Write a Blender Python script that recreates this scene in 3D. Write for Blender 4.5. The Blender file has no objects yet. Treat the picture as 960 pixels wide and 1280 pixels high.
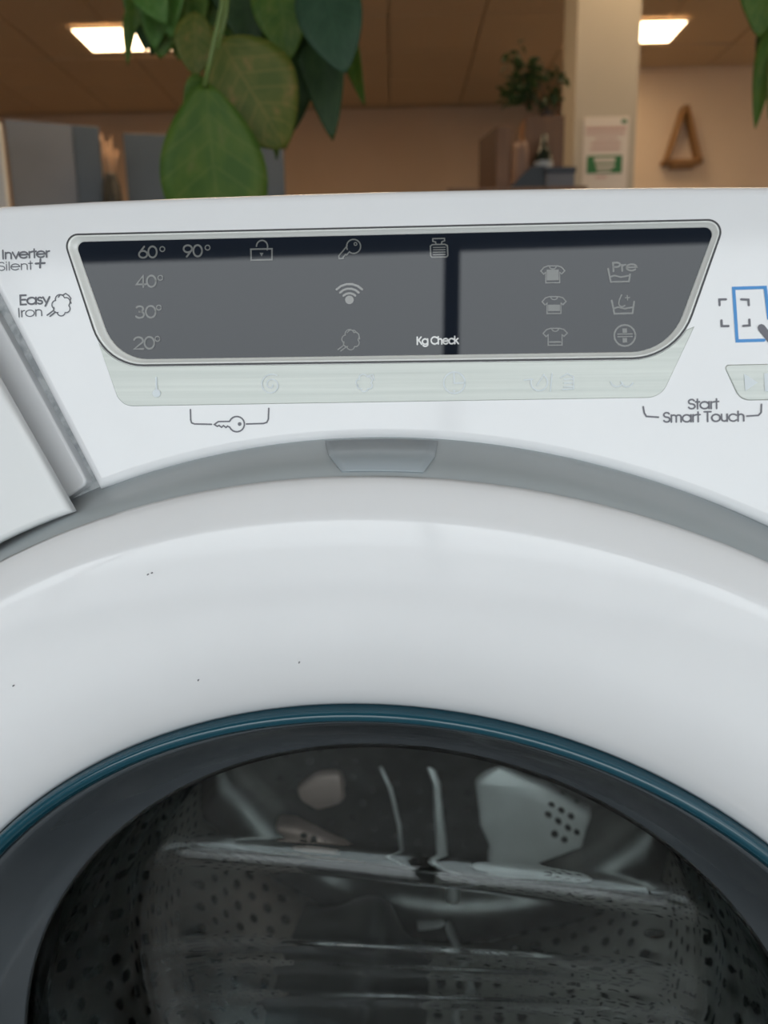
import bpy, bmesh, math, random
import numpy as np
from mathutils import Vector, Matrix
from mathutils.geometry import tessellate_polygon
random.seed(7)
R_ = math.radians
SC = bpy.context.scene
COL = SC.collection

# ------------------------------------------------------------------ camera
F_PX = 960.0                                   # focal length in pixels (frame 960 x 1280)
D = 0.21                                       # distance camera - fascia of the machine
PITCH, ROLL, YAW = 0.2093, 0.0166, -0.1212     # camera attitude in the machine's own frame
ZD = 0.54                                      # height of the door axis
CAM_M = Vector((0.1239 * D, -D, ZD + 1.2582 * D))
PHI = R_(-6.04)                                # machine turned a little in the room
ROT = Matrix.Rotation(PHI, 3, 'Z')


def ray_m(px, py):
    x = (px - 480) / F_PX; y = (py - 640) / F_PX
    c, s = math.cos(ROLL), math.sin(ROLL)
    x, y = c * x - s * y, s * x + c * y
    fw = math.cos(PITCH) - y * math.sin(PITCH); dn = math.sin(PITCH) + y * math.cos(PITCH)
    cy, sy = math.cos(YAW), math.sin(YAW)
    return Vector((cy * x + sy * fw, -sy * x + cy * fw, -dn))


CAM_W = ROT @ CAM_M


def ray_w(px, py):
    return ROT @ ray_m(px, py)


cam = bpy.data.cameras.new('camera'); cam_o = bpy.data.objects.new('camera', cam); COL.objects.link(cam_o)
fwd = ray_w(480, 640).normalized()
right = (ray_w(481, 640) - ray_w(480, 640)).normalized()
up = -(ray_w(480, 641) - ray_w(480, 640)).normalized()
M = Matrix((right, up, -fwd)).transposed().to_4x4(); M.translation = CAM_W
cam_o.matrix_world = M
cam.sensor_fit = 'VERTICAL'; cam.sensor_height = 36.0; cam.lens = 36.0 * F_PX / 1280.0
cam.clip_start = 0.01; cam.clip_end = 200
cam.dof.use_dof = True; cam.dof.focus_distance = 0.225; cam.dof.aperture_fstop = 27.0 / 1.9
SC.camera = cam_o

# ------------------------------------------------------------------ exposure, sky, window portal
SC.view_settings.view_transform = 'Standard'; SC.view_settings.look = 'None'
SC.view_settings.gamma = 1.0; SC.view_settings.use_curve_mapping = False
SC.view_settings.exposure = 0.45
SC.cycles.max_bounces = 14; SC.cycles.transmission_bounces = 12; SC.cycles.glossy_bounces = 6
SC.cycles.diffuse_bounces = 5; SC.cycles.transparent_max_bounces = 12
SC.cycles.sample_clamp_indirect = 4.0; SC.cycles.blur_glossy = 0.5

W = bpy.data.worlds.new('overcast_sky'); SC.world = W; W.use_nodes = True
nt = W.node_tree; bg = nt.nodes['Background']
tc = nt.nodes.new('ShaderNodeTexCoord'); sp = nt.nodes.new('ShaderNodeSeparateXYZ')
nt.links.new(tc.outputs['Generated'], sp.inputs[0])
rm = nt.nodes.new('ShaderNodeValToRGB')
rm.color_ramp.elements[0].position = 0.0; rm.color_ramp.elements[0].color = (0.60, 0.63, 0.65, 1)
rm.color_ramp.elements[1].position = 0.6; rm.color_ramp.elements[1].color = (0.95, 0.98, 1.0, 1)
nt.links.new(sp.outputs['Z'], rm.inputs[0]); nt.links.new(rm.outputs[0], bg.inputs[0])
SKY = 3.3
bg.inputs[1].default_value = SKY

# room dimensions (metres, world axes; machine front near the origin)
XL, XR, YF, YB, ZC = -4.2, 4.2, -2.6, 7.15, 2.85
WX0, WX1, WZ0, WZ1 = -3.4, 3.4, 0.12, 2.11
FTURN = R_(-6.0)                                # the shop front is not quite square to the room     # shop window in the front wall
pl = bpy.data.lights.new('window_portal', 'AREA'); pl.shape = 'RECTANGLE'
pl.size = WX1 - WX0; pl.size_y = WZ1 - WZ0; pl.cycles.is_portal = True
plo = bpy.data.objects.new('window_portal', pl); COL.objects.link(plo)
FM = Matrix.Translation((0, YF, 0)) @ Matrix.Rotation(FTURN, 4, 'Z') @ Matrix.Translation((0, -YF, 0))
plo.matrix_world = FM @ Matrix.Translation((0, YF - 0.07, (WZ0 + WZ1) / 2)) @ Matrix.Rotation(R_(90), 4, 'X')


# ------------------------------------------------------------------ materials
def mat(name, col=(.8, .8, .8), rough=.5, metal=0., spec=.5, coat=0., emit=None, estr=0.):
    m = bpy.data.materials.new(name); m.use_nodes = True
    b = m.node_tree.nodes['Principled BSDF']
    b.inputs['Base Color'].default_value = (*col, 1); b.inputs['Roughness'].default_value = rough
    b.inputs['Metallic'].default_value = metal; b.inputs['Specular IOR Level'].default_value = spec
    b.inputs['Coat Weight'].default_value = coat; b.inputs['Coat Roughness'].default_value = 0.03
    if emit:
        b.inputs['Emission Color'].default_value = (*emit, 1); b.inputs['Emission Strength'].default_value = estr
    return m


def nd(m, t, **kw):
    n = m.node_tree.nodes.new(t)
    for k, v in kw.items(): setattr(n, k, v)
    return n


def lk(m, a, b): m.node_tree.links.new(a, b)


def bsdf(m): return m.node_tree.nodes['Principled BSDF']


def noisy(m, c1, c2, scale=(8, 8, 8), detail=4, bump=0., lo=.35, hi=.65, rough=None):
    t = nd(m, 'ShaderNodeTexCoord'); mp = nd(m, 'ShaderNodeMapping'); mp.inputs['Scale'].default_value = scale
    n = nd(m, 'ShaderNodeTexNoise'); n.inputs['Scale'].default_value = 1; n.inputs['Detail'].default_value = detail
    r = nd(m, 'ShaderNodeValToRGB'); e = r.color_ramp.elements
    e[0].position = lo; e[0].color = (*c1, 1); e[1].position = hi; e[1].color = (*c2, 1)
    lk(m, t.outputs['Object'], mp.inputs[0]); lk(m, mp.outputs[0], n.inputs[0]); lk(m, n.outputs[0], r.inputs[0])
    lk(m, r.outputs[0], bsdf(m).inputs['Base Color'])
    if bump:
        b = nd(m, 'ShaderNodeBump'); b.inputs['Strength'].default_value = bump; b.inputs['Distance'].default_value = .002
        lk(m, n.outputs[0], b.inputs['Height']); lk(m, b.outputs[0], bsdf(m).inputs['Normal'])
    if rough:
        q = nd(m, 'ShaderNodeMapRange'); q.inputs['To Min'].default_value = rough[0]; q.inputs['To Max'].default_value = rough[1]
        lk(m, n.outputs[0], q.inputs[0]); lk(m, q.outputs[0], bsdf(m).inputs['Roughness'])
    return m


m_white = noisy(mat('gloss_white_plastic', rough=.10), (.80, .81, .825), (.82, .83, .845), (30, 30, 30))
m_drawer = mat('drawer_white_plastic', (.72, .735, .74), .25)
m_case = mat('white_enamel', (.8, .81, .82), .3)
m_grey = noisy(mat('grey_plastic', rough=.32), (.35, .385, .40), (.38, .415, .43), (20, 20, 20))
m_grey2 = mat('latch_grey_plastic', (.35, .395, .425), .28)
m_gap = noisy(mat('dusty_gap_plastic', rough=.6), (.33, .35, .37), (.52, .54, .55), (300, 300, 300), lo=.4, hi=.6)
m_glassblk = mat('display_glass', (.012, .016, .024), .015, spec=.42)
m_frame = mat('satin_silver', (.80, .815, .79), .2, spec=.8)
m_line = mat('seam_black', (.05, .05, .055), .5)
m_strip = mat('brushed_metal', (.62, .65, .62), .3, metal=.25)
noisy(m_strip, (.415, .44, .415), (.515, .54, .51), (10, 500, 700), detail=3, bump=.03, lo=.3, hi=.7, rough=(.26, .38))
m_teal = mat('teal_plastic', (.008, .058, .085), .12, spec=.6)
m_ink = mat('grey_ink', (.14, .145, .165), .5)
m_inkd = mat('dark_grey_ink', (.155, .155, .18), .5)
m_blue = mat('blue_ink', (.05, .28, .66), .4)
m_dprint = mat('display_print', (.185, .19, .185), .015, spec=.42)
m_dprint2 = mat('display_print_pale', (.29, .29, .285), .015, spec=.42)
m_dwhite = mat('display_print_white', (.72, .72, .72), .015, spec=.42)
m_sprint = mat('strip_print', (.68, .74, .77), .35)
m_cone = noisy(mat('smoked_cone', rough=.12), (.060, .070, .078), (.074, .084, .092), (25, 25, 25))
m_dback = noisy(mat('drum_steel_shaded', rough=.3, metal=1.), (.05, .05, .048), (.08, .08, .076), (40, 40, 40))  # same steel as the drum shell, darkened here to carry its shade
m_rubber = mat('grey_rubber', (.07, .075, .08), .45)
m_inner = mat('door_inner_plastic', (.15, .16, .175), .4)
m_drum = mat('drum_steel', (.5, .5, .5), .38, metal=1.)
noisy(m_drum, (.44, .42, .39), (.56, .535, .50), (40, 40, 40), bump=.25)
m_lobe = noisy(mat('lit_pressed_steel', (.8, .8, .8), .5, metal=.35), (.80, .79, .77), (.88, .87, .85), (50, 50, 50))  # light falling on the steel is put into this bright tone
m_lobe2 = mat('warm_lit_steel', (.55, .40, .35), .5, metal=.3)  # warm reflected light is put into this pinkish steel tone
m_lift = mat('lifter_plastic', (.10, .10, .105), .3)
m_hole = mat('hole_dark', (.01, .01, .01), .6)
m_dust = mat('dust_dark', (.12, .12, .13), .8)

m_glass = bpy.data.materials.new('bowl_glass'); m_glass.use_nodes = True
_n = m_glass.node_tree; _n.nodes.remove(_n.nodes['Principled BSDF'])
_g = _n.nodes.new('ShaderNodeBsdfGlass'); _g.inputs['Color'].default_value = (.94, .98, .98, 1)
_g.inputs['Roughness'].default_value = 0.0; _g.inputs['IOR'].default_value = 1.5
_tc = _n.nodes.new('ShaderNodeTexCoord'); _nn = _n.nodes.new('ShaderNodeTexNoise'); _nn.inputs['Scale'].default_value = 17
_nn.inputs['Detail'].default_value = 1
_b = _n.nodes.new('ShaderNodeBump'); _b.inputs['Strength'].default_value = .5; _b.inputs['Distance'].default_value = .0022
_n.links.new(_tc.outputs['Object'], _nn.inputs[0]); _n.links.new(_nn.outputs[0], _b.inputs['Height'])
_n.links.new(_b.outputs[0], _g.inputs['Normal'])
_n.links.new(_g.outputs[0], _n.nodes['Material Output'].inputs[0])


# ------------------------------------------------------------------ mesh helpers
def link(name, verts, faces, m, parent=None, smooth=True, wn=False, uvs=None):
    me = bpy.data.meshes.new(name); me.from_pydata([tuple(v) for v in verts], [], faces)
    me.validate(); me.update()
    if m: me.materials.append(m)
    if smooth: me.polygons.foreach_set('use_smooth', [True] * len(me.polygons))
    if uvs:
        ul = me.uv_layers.new(name='UVMap')
        for l in me.loops: ul.data[l.index].uv = uvs[l.vertex_index]
    o = bpy.data.objects.new(name, me); COL.objects.link(o)
    if parent: o.parent = parent
    if wn:
        w = o.modifiers.new('wn', 'WEIGHTED_NORMAL'); w.keep_sharp = False; w.weight = 100
    return o


def fix_normals(o):
    b = bmesh.new(); b.from_mesh(o.data); bmesh.ops.recalc_face_normals(b, faces=b.faces); b.to_mesh(o.data); b.free()
    return o


class MB:
    def __init__(s): s.v = []; s.f = []
    def add(s, v, f):
        k = len(s.v); s.v += [Vector(x) for x in v]; s.f += [tuple(i + k for i in q) for q in f]; return s
    def box(s, x0, x1, y0, y1, z0, z1):
        return s.add([(x0, y0, z0), (x1, y0, z0), (x1, y1, z0), (x0, y1, z0), (x0, y0, z1), (x1, y0, z1), (x1, y1, z1), (x0, y1, z1)],
                     [(3, 2, 1, 0), (4, 5, 6, 7), (0, 1, 5, 4), (1, 2, 6, 5), (2, 3, 7, 6), (3, 0, 4, 7)])
    def tube(s, pts, r, n=8):
        pts = [Vector(p) for p in pts]; rs = r if isinstance(r, (list, tuple)) else [r] * len(pts)
        ring = []
        for i, p in enumerate(pts):
            t = (pts[min(i + 1, len(pts) - 1)] - pts[max(i - 1, 0)]).normalized()
            a = t.cross(Vector((0, 1, 0)) if abs(t.y) < .9 else Vector((1, 0, 0))).normalized(); b = t.cross(a)
            ring.append([p + (a * math.cos(2 * math.pi * k / n) + b * math.sin(2 * math.pi * k / n)) * rs[i] for k in range(n)])
        v = [q for rg in ring for q in rg]; f = []
        for i in range(len(pts) - 1):
            for k in range(n): f.append((i * n + k, i * n + (k + 1) % n, (i + 1) * n + (k + 1) % n, (i + 1) * n + k))
        f.append(tuple(range(n))[::-1]); f.append(tuple((len(pts) - 1) * n + k for k in range(n)))
        return s.add(v, f)
    def lathe_z(s, prof, c=(0, 0, 0), n=24, cap=True):
        v = []; f = []
        for r, z in prof:
            for k in range(n):
                a = 2 * math.pi * k / n; v.append((c[0] + r * math.cos(a), c[1] + r * math.sin(a), c[2] + z))
        for i in range(len(prof) - 1):
            for k in range(n): f.append((i * n + k, i * n + (k + 1) % n, (i + 1) * n + (k + 1) % n, (i + 1) * n + k))
        if cap: f.append(tuple(range(n))[::-1]); f.append(tuple((len(prof) - 1) * n + k for k in range(n)))
        return s.add(v, f)
    def build(s, name, m, parent=None, smooth=False, bevel=0., wn=False):
        o = link(name, s.v, s.f, m, parent, smooth, wn)
        if bevel:
            b = o.modifiers.new('bevel', 'BEVEL'); b.width = bevel; b.segments = 2; b.limit_method = 'ANGLE'
        return o


def lathe(name, prof, m, parent, n=160, closed=False, yz=None, weld=False):
    """revolve (r, y) about the door axis; yz(x, y, z) may bend the result"""
    v = []; f = []
    for r, y in prof:
        for k in range(n):
            a = 2 * math.pi * k / n; x, z = r * math.sin(a), r * math.cos(a)
            v.append((x, y + (yz(r, x, z) if yz else 0), ZD + z))
    N = len(prof)
    for i in range(N - 1 + (1 if closed else 0)):
        j = (i + 1) % N
        for k in range(n): f.append((i * n + k, i * n + (k + 1) % n, j * n + (k + 1) % n, j * n + k))
    o = link(name, v, f, m, parent)
    if weld:
        b = bmesh.new(); b.from_mesh(o.data); bmesh.ops.remove_doubles(b, verts=b.verts, dist=1e-7); b.to_mesh(o.data); b.free()
    return fix_normals(o)


def tag(o, label=None, cat=None, group=None, kind=None):
    if label: o['label'] = label
    if cat: o['category'] = cat
    if group: o['group'] = group
    if kind: o['kind'] = kind
    return o


def empty(name, loc, label, cat, group=None, rz=0):
    o = bpy.data.objects.new(name, None); o.empty_display_size = .1; COL.objects.link(o)
    o.location = loc; o.rotation_euler = (0, 0, rz)
    return tag(o, label, cat, group)


# ------------------------------------------------------------------ fascia plane of the machine (tilted back)
TILT = R_(9.0)
Z0 = ZD + 0.24
VX, VV, VN = Vector((1, 0, 0)), Vector((0, math.sin(TILT), math.cos(TILT))), Vector((0, -math.cos(TILT), math.sin(TILT)))
O0 = Vector((0, 0, Z0))


def on_fascia(px, py, n=0.0):
    """(u, v) on the fascia plane raised by n"""
    d = ray_m(px, py); o = O0 + VN * n
    t = (o - CAM_M).dot(VN) / d.dot(VN)
    p = CAM_M + d * t - O0
    return Vector((p.x, p.dot(VV)))


def fas(u, v, n): return O0 + VX * u + VV * v + VN * n


def on_y(px, py, y):
    d = ray_m(px, py); return CAM_M + d * ((y - CAM_M.y) / d.y)


def wpt(px, py, Y):
    """world point seen at the pixel, on the world plane y = Y"""
    d = ray_w(px, py); return CAM_W + d * ((Y - CAM_W.y) / d.y)


def wz(px, py, Z):
    d = ray_w(px, py); return CAM_W + d * ((Z - CAM_W.z) / d.z)


def area2(p): return sum(p[i].x * p[(i + 1) % len(p)].y - p[(i + 1) % len(p)].x * p[i].y for i in range(len(p))) / 2


def inset(p, d):
    n = len(p); out = []
    sgn = 1 if area2(p) > 0 else -1
    for i in range(n):
        a, b, c = p[i - 1], p[i], p[(i + 1) % n]
        e1 = (b - a).normalized(); e2 = (c - b).normalized()
        n1 = Vector((-e1.y, e1.x)) * sgn; n2 = Vector((-e2.y, e2.x)) * sgn
        h = (n1 + n2); L = h.length
        h = h / L if L > 1e-6 else n1
        out.append(b + h * (d / max(.35, h.dot(n1))))
    return out


def round_poly(p, rad, seg=8):
    n = len(p); out = []
    for i in range(n):
        a, b, c = p[i - 1], p[i], p[(i + 1) % n]; r = rad[i] if isinstance(rad, (list, tuple)) else rad
        if r <= 0: out.append(b); continue
        d1 = (a - b); d2 = (c - b); l1, l2 = d1.length, d2.length; d1 /= l1; d2 /= l2
        ang = math.acos(max(-1, min(1, d1.dot(d2)))); t = min(r / math.tan(ang / 2), l1 * .49, l2 * .49); r2 = t * math.tan(ang / 2)
        cen = b + (d1 + d2).normalized() * (r2 / math.sin(ang / 2))
        s0 = b + d1 * t - cen; s1 = b + d2 * t - cen
        a0 = math.atan2(s0.y, s0.x); da = (math.atan2(s1.y, s1.x) - a0 + math.pi) % (2 * math.pi) - math.pi
        for k in range(seg + 1):
            q = a0 + da * k / seg; out.append(cen + Vector((math.cos(q), math.sin(q))) * r2)
    return out


def plate(name, outline, m, parent, n0=0.0, depth=.01, rnd=.002, hole=None, hole_depth=0., steps=4):
    """plate on the fascia: rounded rim, optional hole"""
    if area2(outline) < 0: outline = outline[::-1]
    mb = MB(); loops = []
    for k in range(steps + 1):
        a = math.pi / 2 * k / steps
        loops.append(([q for q in inset(outline, rnd * (1 - math.sin(a)))], n0 - rnd * (1 - math.cos(a))))
    loops.append((outline, n0 - depth))
    nn = len(outline); v = []
    for lp, h in loops: v += [fas(q.x, q.y, h) for q in lp]
    f = []
    for i in range(len(loops) - 1):
        for k in range(nn): f.append((i * nn + k, (i + 1) * nn + k, (i + 1) * nn + (k + 1) % nn, i * nn + (k + 1) % nn))
    rings = [[Vector((q.x, q.y, 0)) for q in loops[0][0]]]; idx = list(range(nn))
    if hole:
        if area2(hole) > 0: hole = hole[::-1]
        rings.append([Vector((q.x, q.y, 0)) for q in hole]); b = len(v)
        v += [fas(q.x, q.y, n0) for q in hole]; idx += list(range(b, b + len(hole)))
        if hole_depth:
            v += [fas(q.x, q.y, n0 - hole_depth) for q in hole]; h = len(hole)
            for k in range(h): f.append((b + k, b + (k + 1) % h, b + h + (k + 1) % h, b + h + k))
    nf = len(f)
    for t in tessellate_polygon(rings): f.append(tuple(idx[i] for i in t))
    me_n = len(f)
    o = fix_normals(link(name, v, f, m, parent, True))
    for p in o.data.polygons:
        if abs(p.normal.dot(VN)) > .9995: p.use_smooth = False
    return o


def loft(name, loops, m, parent, cap=False):
    """loops: list of (outline, n) with equal counts"""
    nn = len(loops[0][0]); v = []; f = []
    for lp, h in loops: v += [fas(q.x, q.y, h) for q in lp]
    for i in range(len(loops) - 1):
        for k in range(nn): f.append((i * nn + k, i * nn + (k + 1) % nn, (i + 1) * nn + (k + 1) % nn, (i + 1) * nn + k))
    if cap: f.append(tuple((len(loops) - 1) * nn + k for k in range(nn)))
    return fix_normals(link(name, v, f, m, parent, True))


# ------------------------------------------------------------------ print: stroke font and symbols, drawn in fascia coordinates
def arc(cx, cy, rx, a0, a1, ry=None, n=None):
    ry = rx if ry is None else ry; n = n or max(5, int(abs(a1 - a0) / 18))
    return [(cx + rx * math.cos(R_(a0 + (a1 - a0) * k / n)), cy + ry * math.sin(R_(a0 + (a1 - a0) * k / n))) for k in range(n + 1)]


X = .72                                     # x height of the letters
def bowl(cx, r=.36): return arc(cx, r, r, 0, 360)
GLYPH = {                                   # (advance, strokes); y up, capitals 1 high
    'I': (.24, [[(.1, 0), (.1, 1)]]), 'l': (.22, [[(.1, 0), (.1, 1)]]), 'i': (.22, [[(.1, 0), (.1, X)], [(.1, .93), (.1, 1)]]),
    'n': (.68, [[(.08, 0), (.08, X)], arc(.32, .46, .24, 180, 0) + [(.56, 0)]]),
    'v': (.58, [[(.02, X), (.29, 0), (.56, X)]]),
    'e': (.80, [[(.04, .38), (.74, .38)] + arc(.39, .36, .36, 3, 318)]),
    'r': (.36, [[(.08, 0), (.08, X)], arc(.32, .46, .24, 180, 85)]),
    't': (.34, [[(.16, 0), (.16, 1)], [(.0, X), (.33, X)]]),
    'S': (.62, [arc(.3, .745, .24, 25, 270, .23) + arc(.3, .265, .27, 90, -155, .25)]),
    'E': (.60, [[(.55, 1), (.08, 1), (.08, 0), (.55, 0)], [(.08, .52), (.5, .52)]]),
    'a': (.86, [bowl(.4), [(.76, 0), (.76, X)]]),
    's': (.46, [arc(.22, .53, .17, 30, 270, .17) + arc(.22, .18, .19, 90, -150, .18)]),
    'y': (.58, [[(.02, X), (.30, .02)], [(.56, X), (.18, -.26)]]),
    'o': (.80, [bowl(.4)]),
    'g': (.86, [bowl(.4), [(.76, X), (.76, .02)] + arc(.42, .0, .34, 0, -150, .28)]),
    'h': (.68, [[(.08, 0), (.08, 1)], arc(.32, .46, .24, 180, 0) + [(.56, 0)]]),
    'c': (.74, [arc(.4, .36, .36, 42, 318)]),
    'k': (.62, [[(.08, 0), (.08, 1)], [(.52, X), (.1, .34)], [(.22, .44), (.56, 0)]]),
    'm': (1.0, [[(.08, 0), (.08, X)], arc(.29, .5, .21, 180, 0) + [(.5, 0)], arc(.71, .5, .21, 180, 0) + [(.92, 0)]]),
    'u': (.68, [[(.08, X), (.08, .26)] + arc(.32, .26, .24, 180, 360) + [(.56, X)], [(.56, X), (.56, 0)]]),
    'T': (.60, [[(.29, 0), (.29, 1)], [(.0, 1), (.58, 1)]]),
    'K': (.72, [[(.08, 0), (.08, 1)], [(.6, 1), (.1, .42)], [(.26, .6), (.66, 0)]]),
    'C': (.90, [arc(.5, .5, .48, 42, 318)]),
    'P': (.62, [[(.08, 0), (.08, 1), (.32, 1)] + arc(.32, .75, .25, 90, -90) + [(.08, .5)]]),
    '0': (.74, [arc(.36, .5, .32, 0, 360, .5)]),
    '6': (.72, [arc(.36, .31, .31, 0, 360), [(.1, .46), (.46, 1)]]),
    '9': (.72, [arc(.36, .69, .31, 0, 360), [(.62, .54), (.26, 0)]]),
    '4': (.74, [[(.52, 0), (.52, 1), (.04, .24), (.7, .24)]]),
    '3': (.66, [arc(.3, .76, .23, 150, -90) + arc(.3, .27, .28, 90, -150)]),
    '2': (.68, [arc(.33, .7, .29, 165, -35) + [(.04, 0), (.64, 0)]]),
    ' ': (.34, []),
}


class Ink:
    """flat print; every stroke is given in photo pixels and dropped on the fascia plane at height n"""
    def __init__(s, n): s.n = n; s.mb = MB(); s.lift = 0
    def P(s, p): return on_fascia(p[0], p[1], s.n)
    def poly(s, pts):
        q = [s.P(p) for p in pts]; h = s.n
        s.mb.add([fas(a.x, a.y, h) for a in q], [tuple(range(len(q)))])
    def stroke(s, pts, w, closed=False):
        q = [s.P(p) for p in pts]
        if closed: q.append(q[0].copy())
        sc = (s.P((pts[0][0] + 1, pts[0][1])) - s.P(pts[0])).length
        r = w * sc / 2; s.lift = (s.lift + 1) % 6; h = s.n + s.lift * 1.5e-5
        c = [q[0]]
        for p in q[1:]:
            if (p - c[-1]).length > 1e-6: c.append(p)
        if closed and (c[0] - c[-1]).length < 1e-6: c.pop()
        m = len(c); v = []
        for a in range(m):
            pv_, nx = c[(a - 1) % m], c[(a + 1) % m]
            if not closed and a == 0: t0 = t1 = (nx - c[a]).normalized()
            elif not closed and a == m - 1: t0 = t1 = (c[a] - pv_).normalized()
            else: t0, t1 = (c[a] - pv_).normalized(), (nx - c[a]).normalized()
            n0, n1 = Vector((-t0.y, t0.x)), Vector((-t1.y, t1.x)); k = n0 + n1
            k = k.normalized() if k.length > .05 else n0
            k = k * (r / max(.55, k.dot(n0)))
            v += [c[a] + k, c[a] - k]
        f = [(2 * a, 2 * a + 1, 2 * ((a + 1) % m) + 1, 2 * ((a + 1) % m)) for a in range(m if closed else m - 1)]
        if not closed:
            for a, e in ((0, c[0] - c[1]), (m - 1, c[-1] - c[-2])):
                b0_ = math.atan2(e.y, e.x); b = len(v)
                v += [c[a] + r * Vector((math.cos(b0_ + math.pi * (g / 4 - .5)), math.sin(b0_ + math.pi * (g / 4 - .5)))) for g in range(5)]
                f.append(tuple(range(b, b + 5)))
        s.mb.add([fas(z.x, z.y, h) for z in v], f)
    def disc(s, c, r, n=16): s.poly([(c[0] + r * math.cos(2 * math.pi * k / n), c[1] + r * math.sin(2 * math.pi * k / n)) for k in range(n)])
    def text(s, txt, x0, y0, x1, y1, cap, w):
        adv = sum(GLYPH[c][0] for c in txt) - .1; L = math.hypot(x1 - x0, y1 - y0); k = L / adv
        ex = ((x1 - x0) / L, (y1 - y0) / L); ey = (-ex[1] * -1, -ex[0]) ; ey = (ex[1], -ex[0])
        x = 0
        for c in txt:
            a, st = GLYPH[c]
            for pl_ in st:
                s.stroke([(x0 + ex[0] * (x + p[0]) * k + ey[0] * p[1] * cap, y0 + ex[1] * (x + p[0]) * k + ey[1] * p[1] * cap) for p in pl_], w)
            x += a
    def build(s, name, m, parent, label):
        o = s.mb.build(name, m, parent); o['label'] = label; return fix_normals(o)


def cloud(cx, cy, sx, sy):
    """outline of the steam puff symbol"""
    lob = [(-.30, -.05, .26), (-.05, -.36, .3), (.32, -.22, .26), (.34, .18, .24), (.02, .36, .26), (-.26, .22, .2)]
    pts = []
    for k in range(len(lob)):
        x, y, r = lob[k]; a = math.degrees(math.atan2(y, x))
        pts += [(cx + sx * p[0], cy + sy * p[1]) for p in arc(x, y, r, a - 75, a + 75, n=6)]
    return pts


# ================================================================== WASHING MACHINE
washer = empty('washing_machine', (0, 0, 0), 'white front-loading washing machine with dark display and round glass door', 'washing machine', rz=PHI)

# --- casing
mb = MB()
YC0, YC1, HX = .012, .56, .297
mb.box(-HX, -HX + .004, YC0, YC1, .02, .842).box(HX - .004, HX, YC0, YC1, .02, .842)
mb.box(-HX + .004, HX - .004, YC1 - .004, YC1, .02, .842).box(-HX + .004, HX - .004, YC0, YC1 - .004, .02, .024)
mb.build('casing', m_case, washer)
n = 96; v = []; f = []                        # front sheet with the round opening
for k in range(n):
    a = 2 * math.pi * k / n; v.append((.205 * math.sin(a), YC0, ZD + .205 * math.cos(a)))
zt, zb = ZD + .15, .09
for k in range(n):
    a = 2 * math.pi * k / n; sx, sz = math.sin(a), math.cos(a)
    t = min(HX / abs(sx) if abs(sx) > 1e-6 else 9, (.25 if sz > 0 else (ZD - zb)) / abs(sz) if abs(sz) > 1e-6 else 9)
    v.append((t * sx, YC0, ZD + t * sz))
for k in range(n): f.append((k, (k + 1) % n, n + (k + 1) % n, n + k))
fix_normals(link('front_sheet', v, f, m_case, washer, False))
MB().box(-HX, HX, YC0 + .001, YC0 + .012, .02, .0895).build('kick_plate', m_case, washer, bevel=.002)
MB().box(-HX, HX, .03, YC1 + .01, .8425, .8445).build('worktop', m_case, washer, bevel=.001)
for sx in (-1, 1):
    for yy in (.07, .5):
        MB().lathe_z([(.022, 0), (.022, .008), (.012, .010), (.012, .0199)], (sx * .25, yy, 0), 16).build('foot', m_rubber, washer)

# --- fascia outline
ARC_PX = [(126.5, 612), (225, 574), (330, 559.6), (407, 554), (480, 549.8), (547, 553), (700, 568.4), (754, 582), (808, 598), (862.5, 616), (916.6, 639), (960, 658)]
ap = np.array([tuple(on_fascia(*p)) for p in ARC_PX])
s_ = np.linalg.lstsq(np.c_[2 * ap[:, 0], 2 * ap[:, 1], np.ones(len(ap))], (ap ** 2).sum(1), rcond=None)[0]
AC = Vector((s_[0], s_[1])); AR = math.sqrt(s_[2] + s_[0] ** 2 + s_[1] ** 2)
gapb = on_fascia(122, 611)
a0 = math.atan2(gapb.x - AC.x, gapb.y - AC.y); a1 = R_(52)
arcp = [AC + AR * Vector((math.sin(a0 + (a1 - a0) * k / 70), math.cos(a0 + (a1 - a0) * k / 70))) for k in range(71)]
top_px = [(1010, 230), (960, 230), (830, 230.5), (700, 232), (590, 234), (480, 236.2), (350, 240), (235, 244), (120, 248.5), (0, 255)]
top = [on_fascia(*p) for p in top_px]
drw_top = on_fascia(-42, 294)
outline = arcp + [Vector((HX, arcp[-1].y)), Vector((HX, top[0].y - .001))] + top + [Vector((-HX, top[-1].y - .012)), Vector((-HX, drw_top.y)), drw_top]

o_tl, o_tr, o_br, o_bl = (78, 293.5), (907, 274.5), (846, 447.5), (132, 457.5)
i_tl, i_tr, i_br, i_bl = (94, 302.5), (894, 284), (836, 439.5), (146, 449.5)
PXM = (on_fascia(481, 370) - on_fascia(480, 370)).length        # metres per pixel on the fascia
ND = -.0013                                                      # display glass lies this deep


def quad(c, n, rads): return round_poly([on_fascia(*p, n) for p in c], [r * PXM for r in rads], 10)


d_out = quad((o_tl, o_tr, o_br, o_bl), 0, (15, 15, 72, 72))
panel = plate('control_panel', outline, m_white, washer, 0, .014, .0028, hole=d_out, hole_depth=.004)

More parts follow.
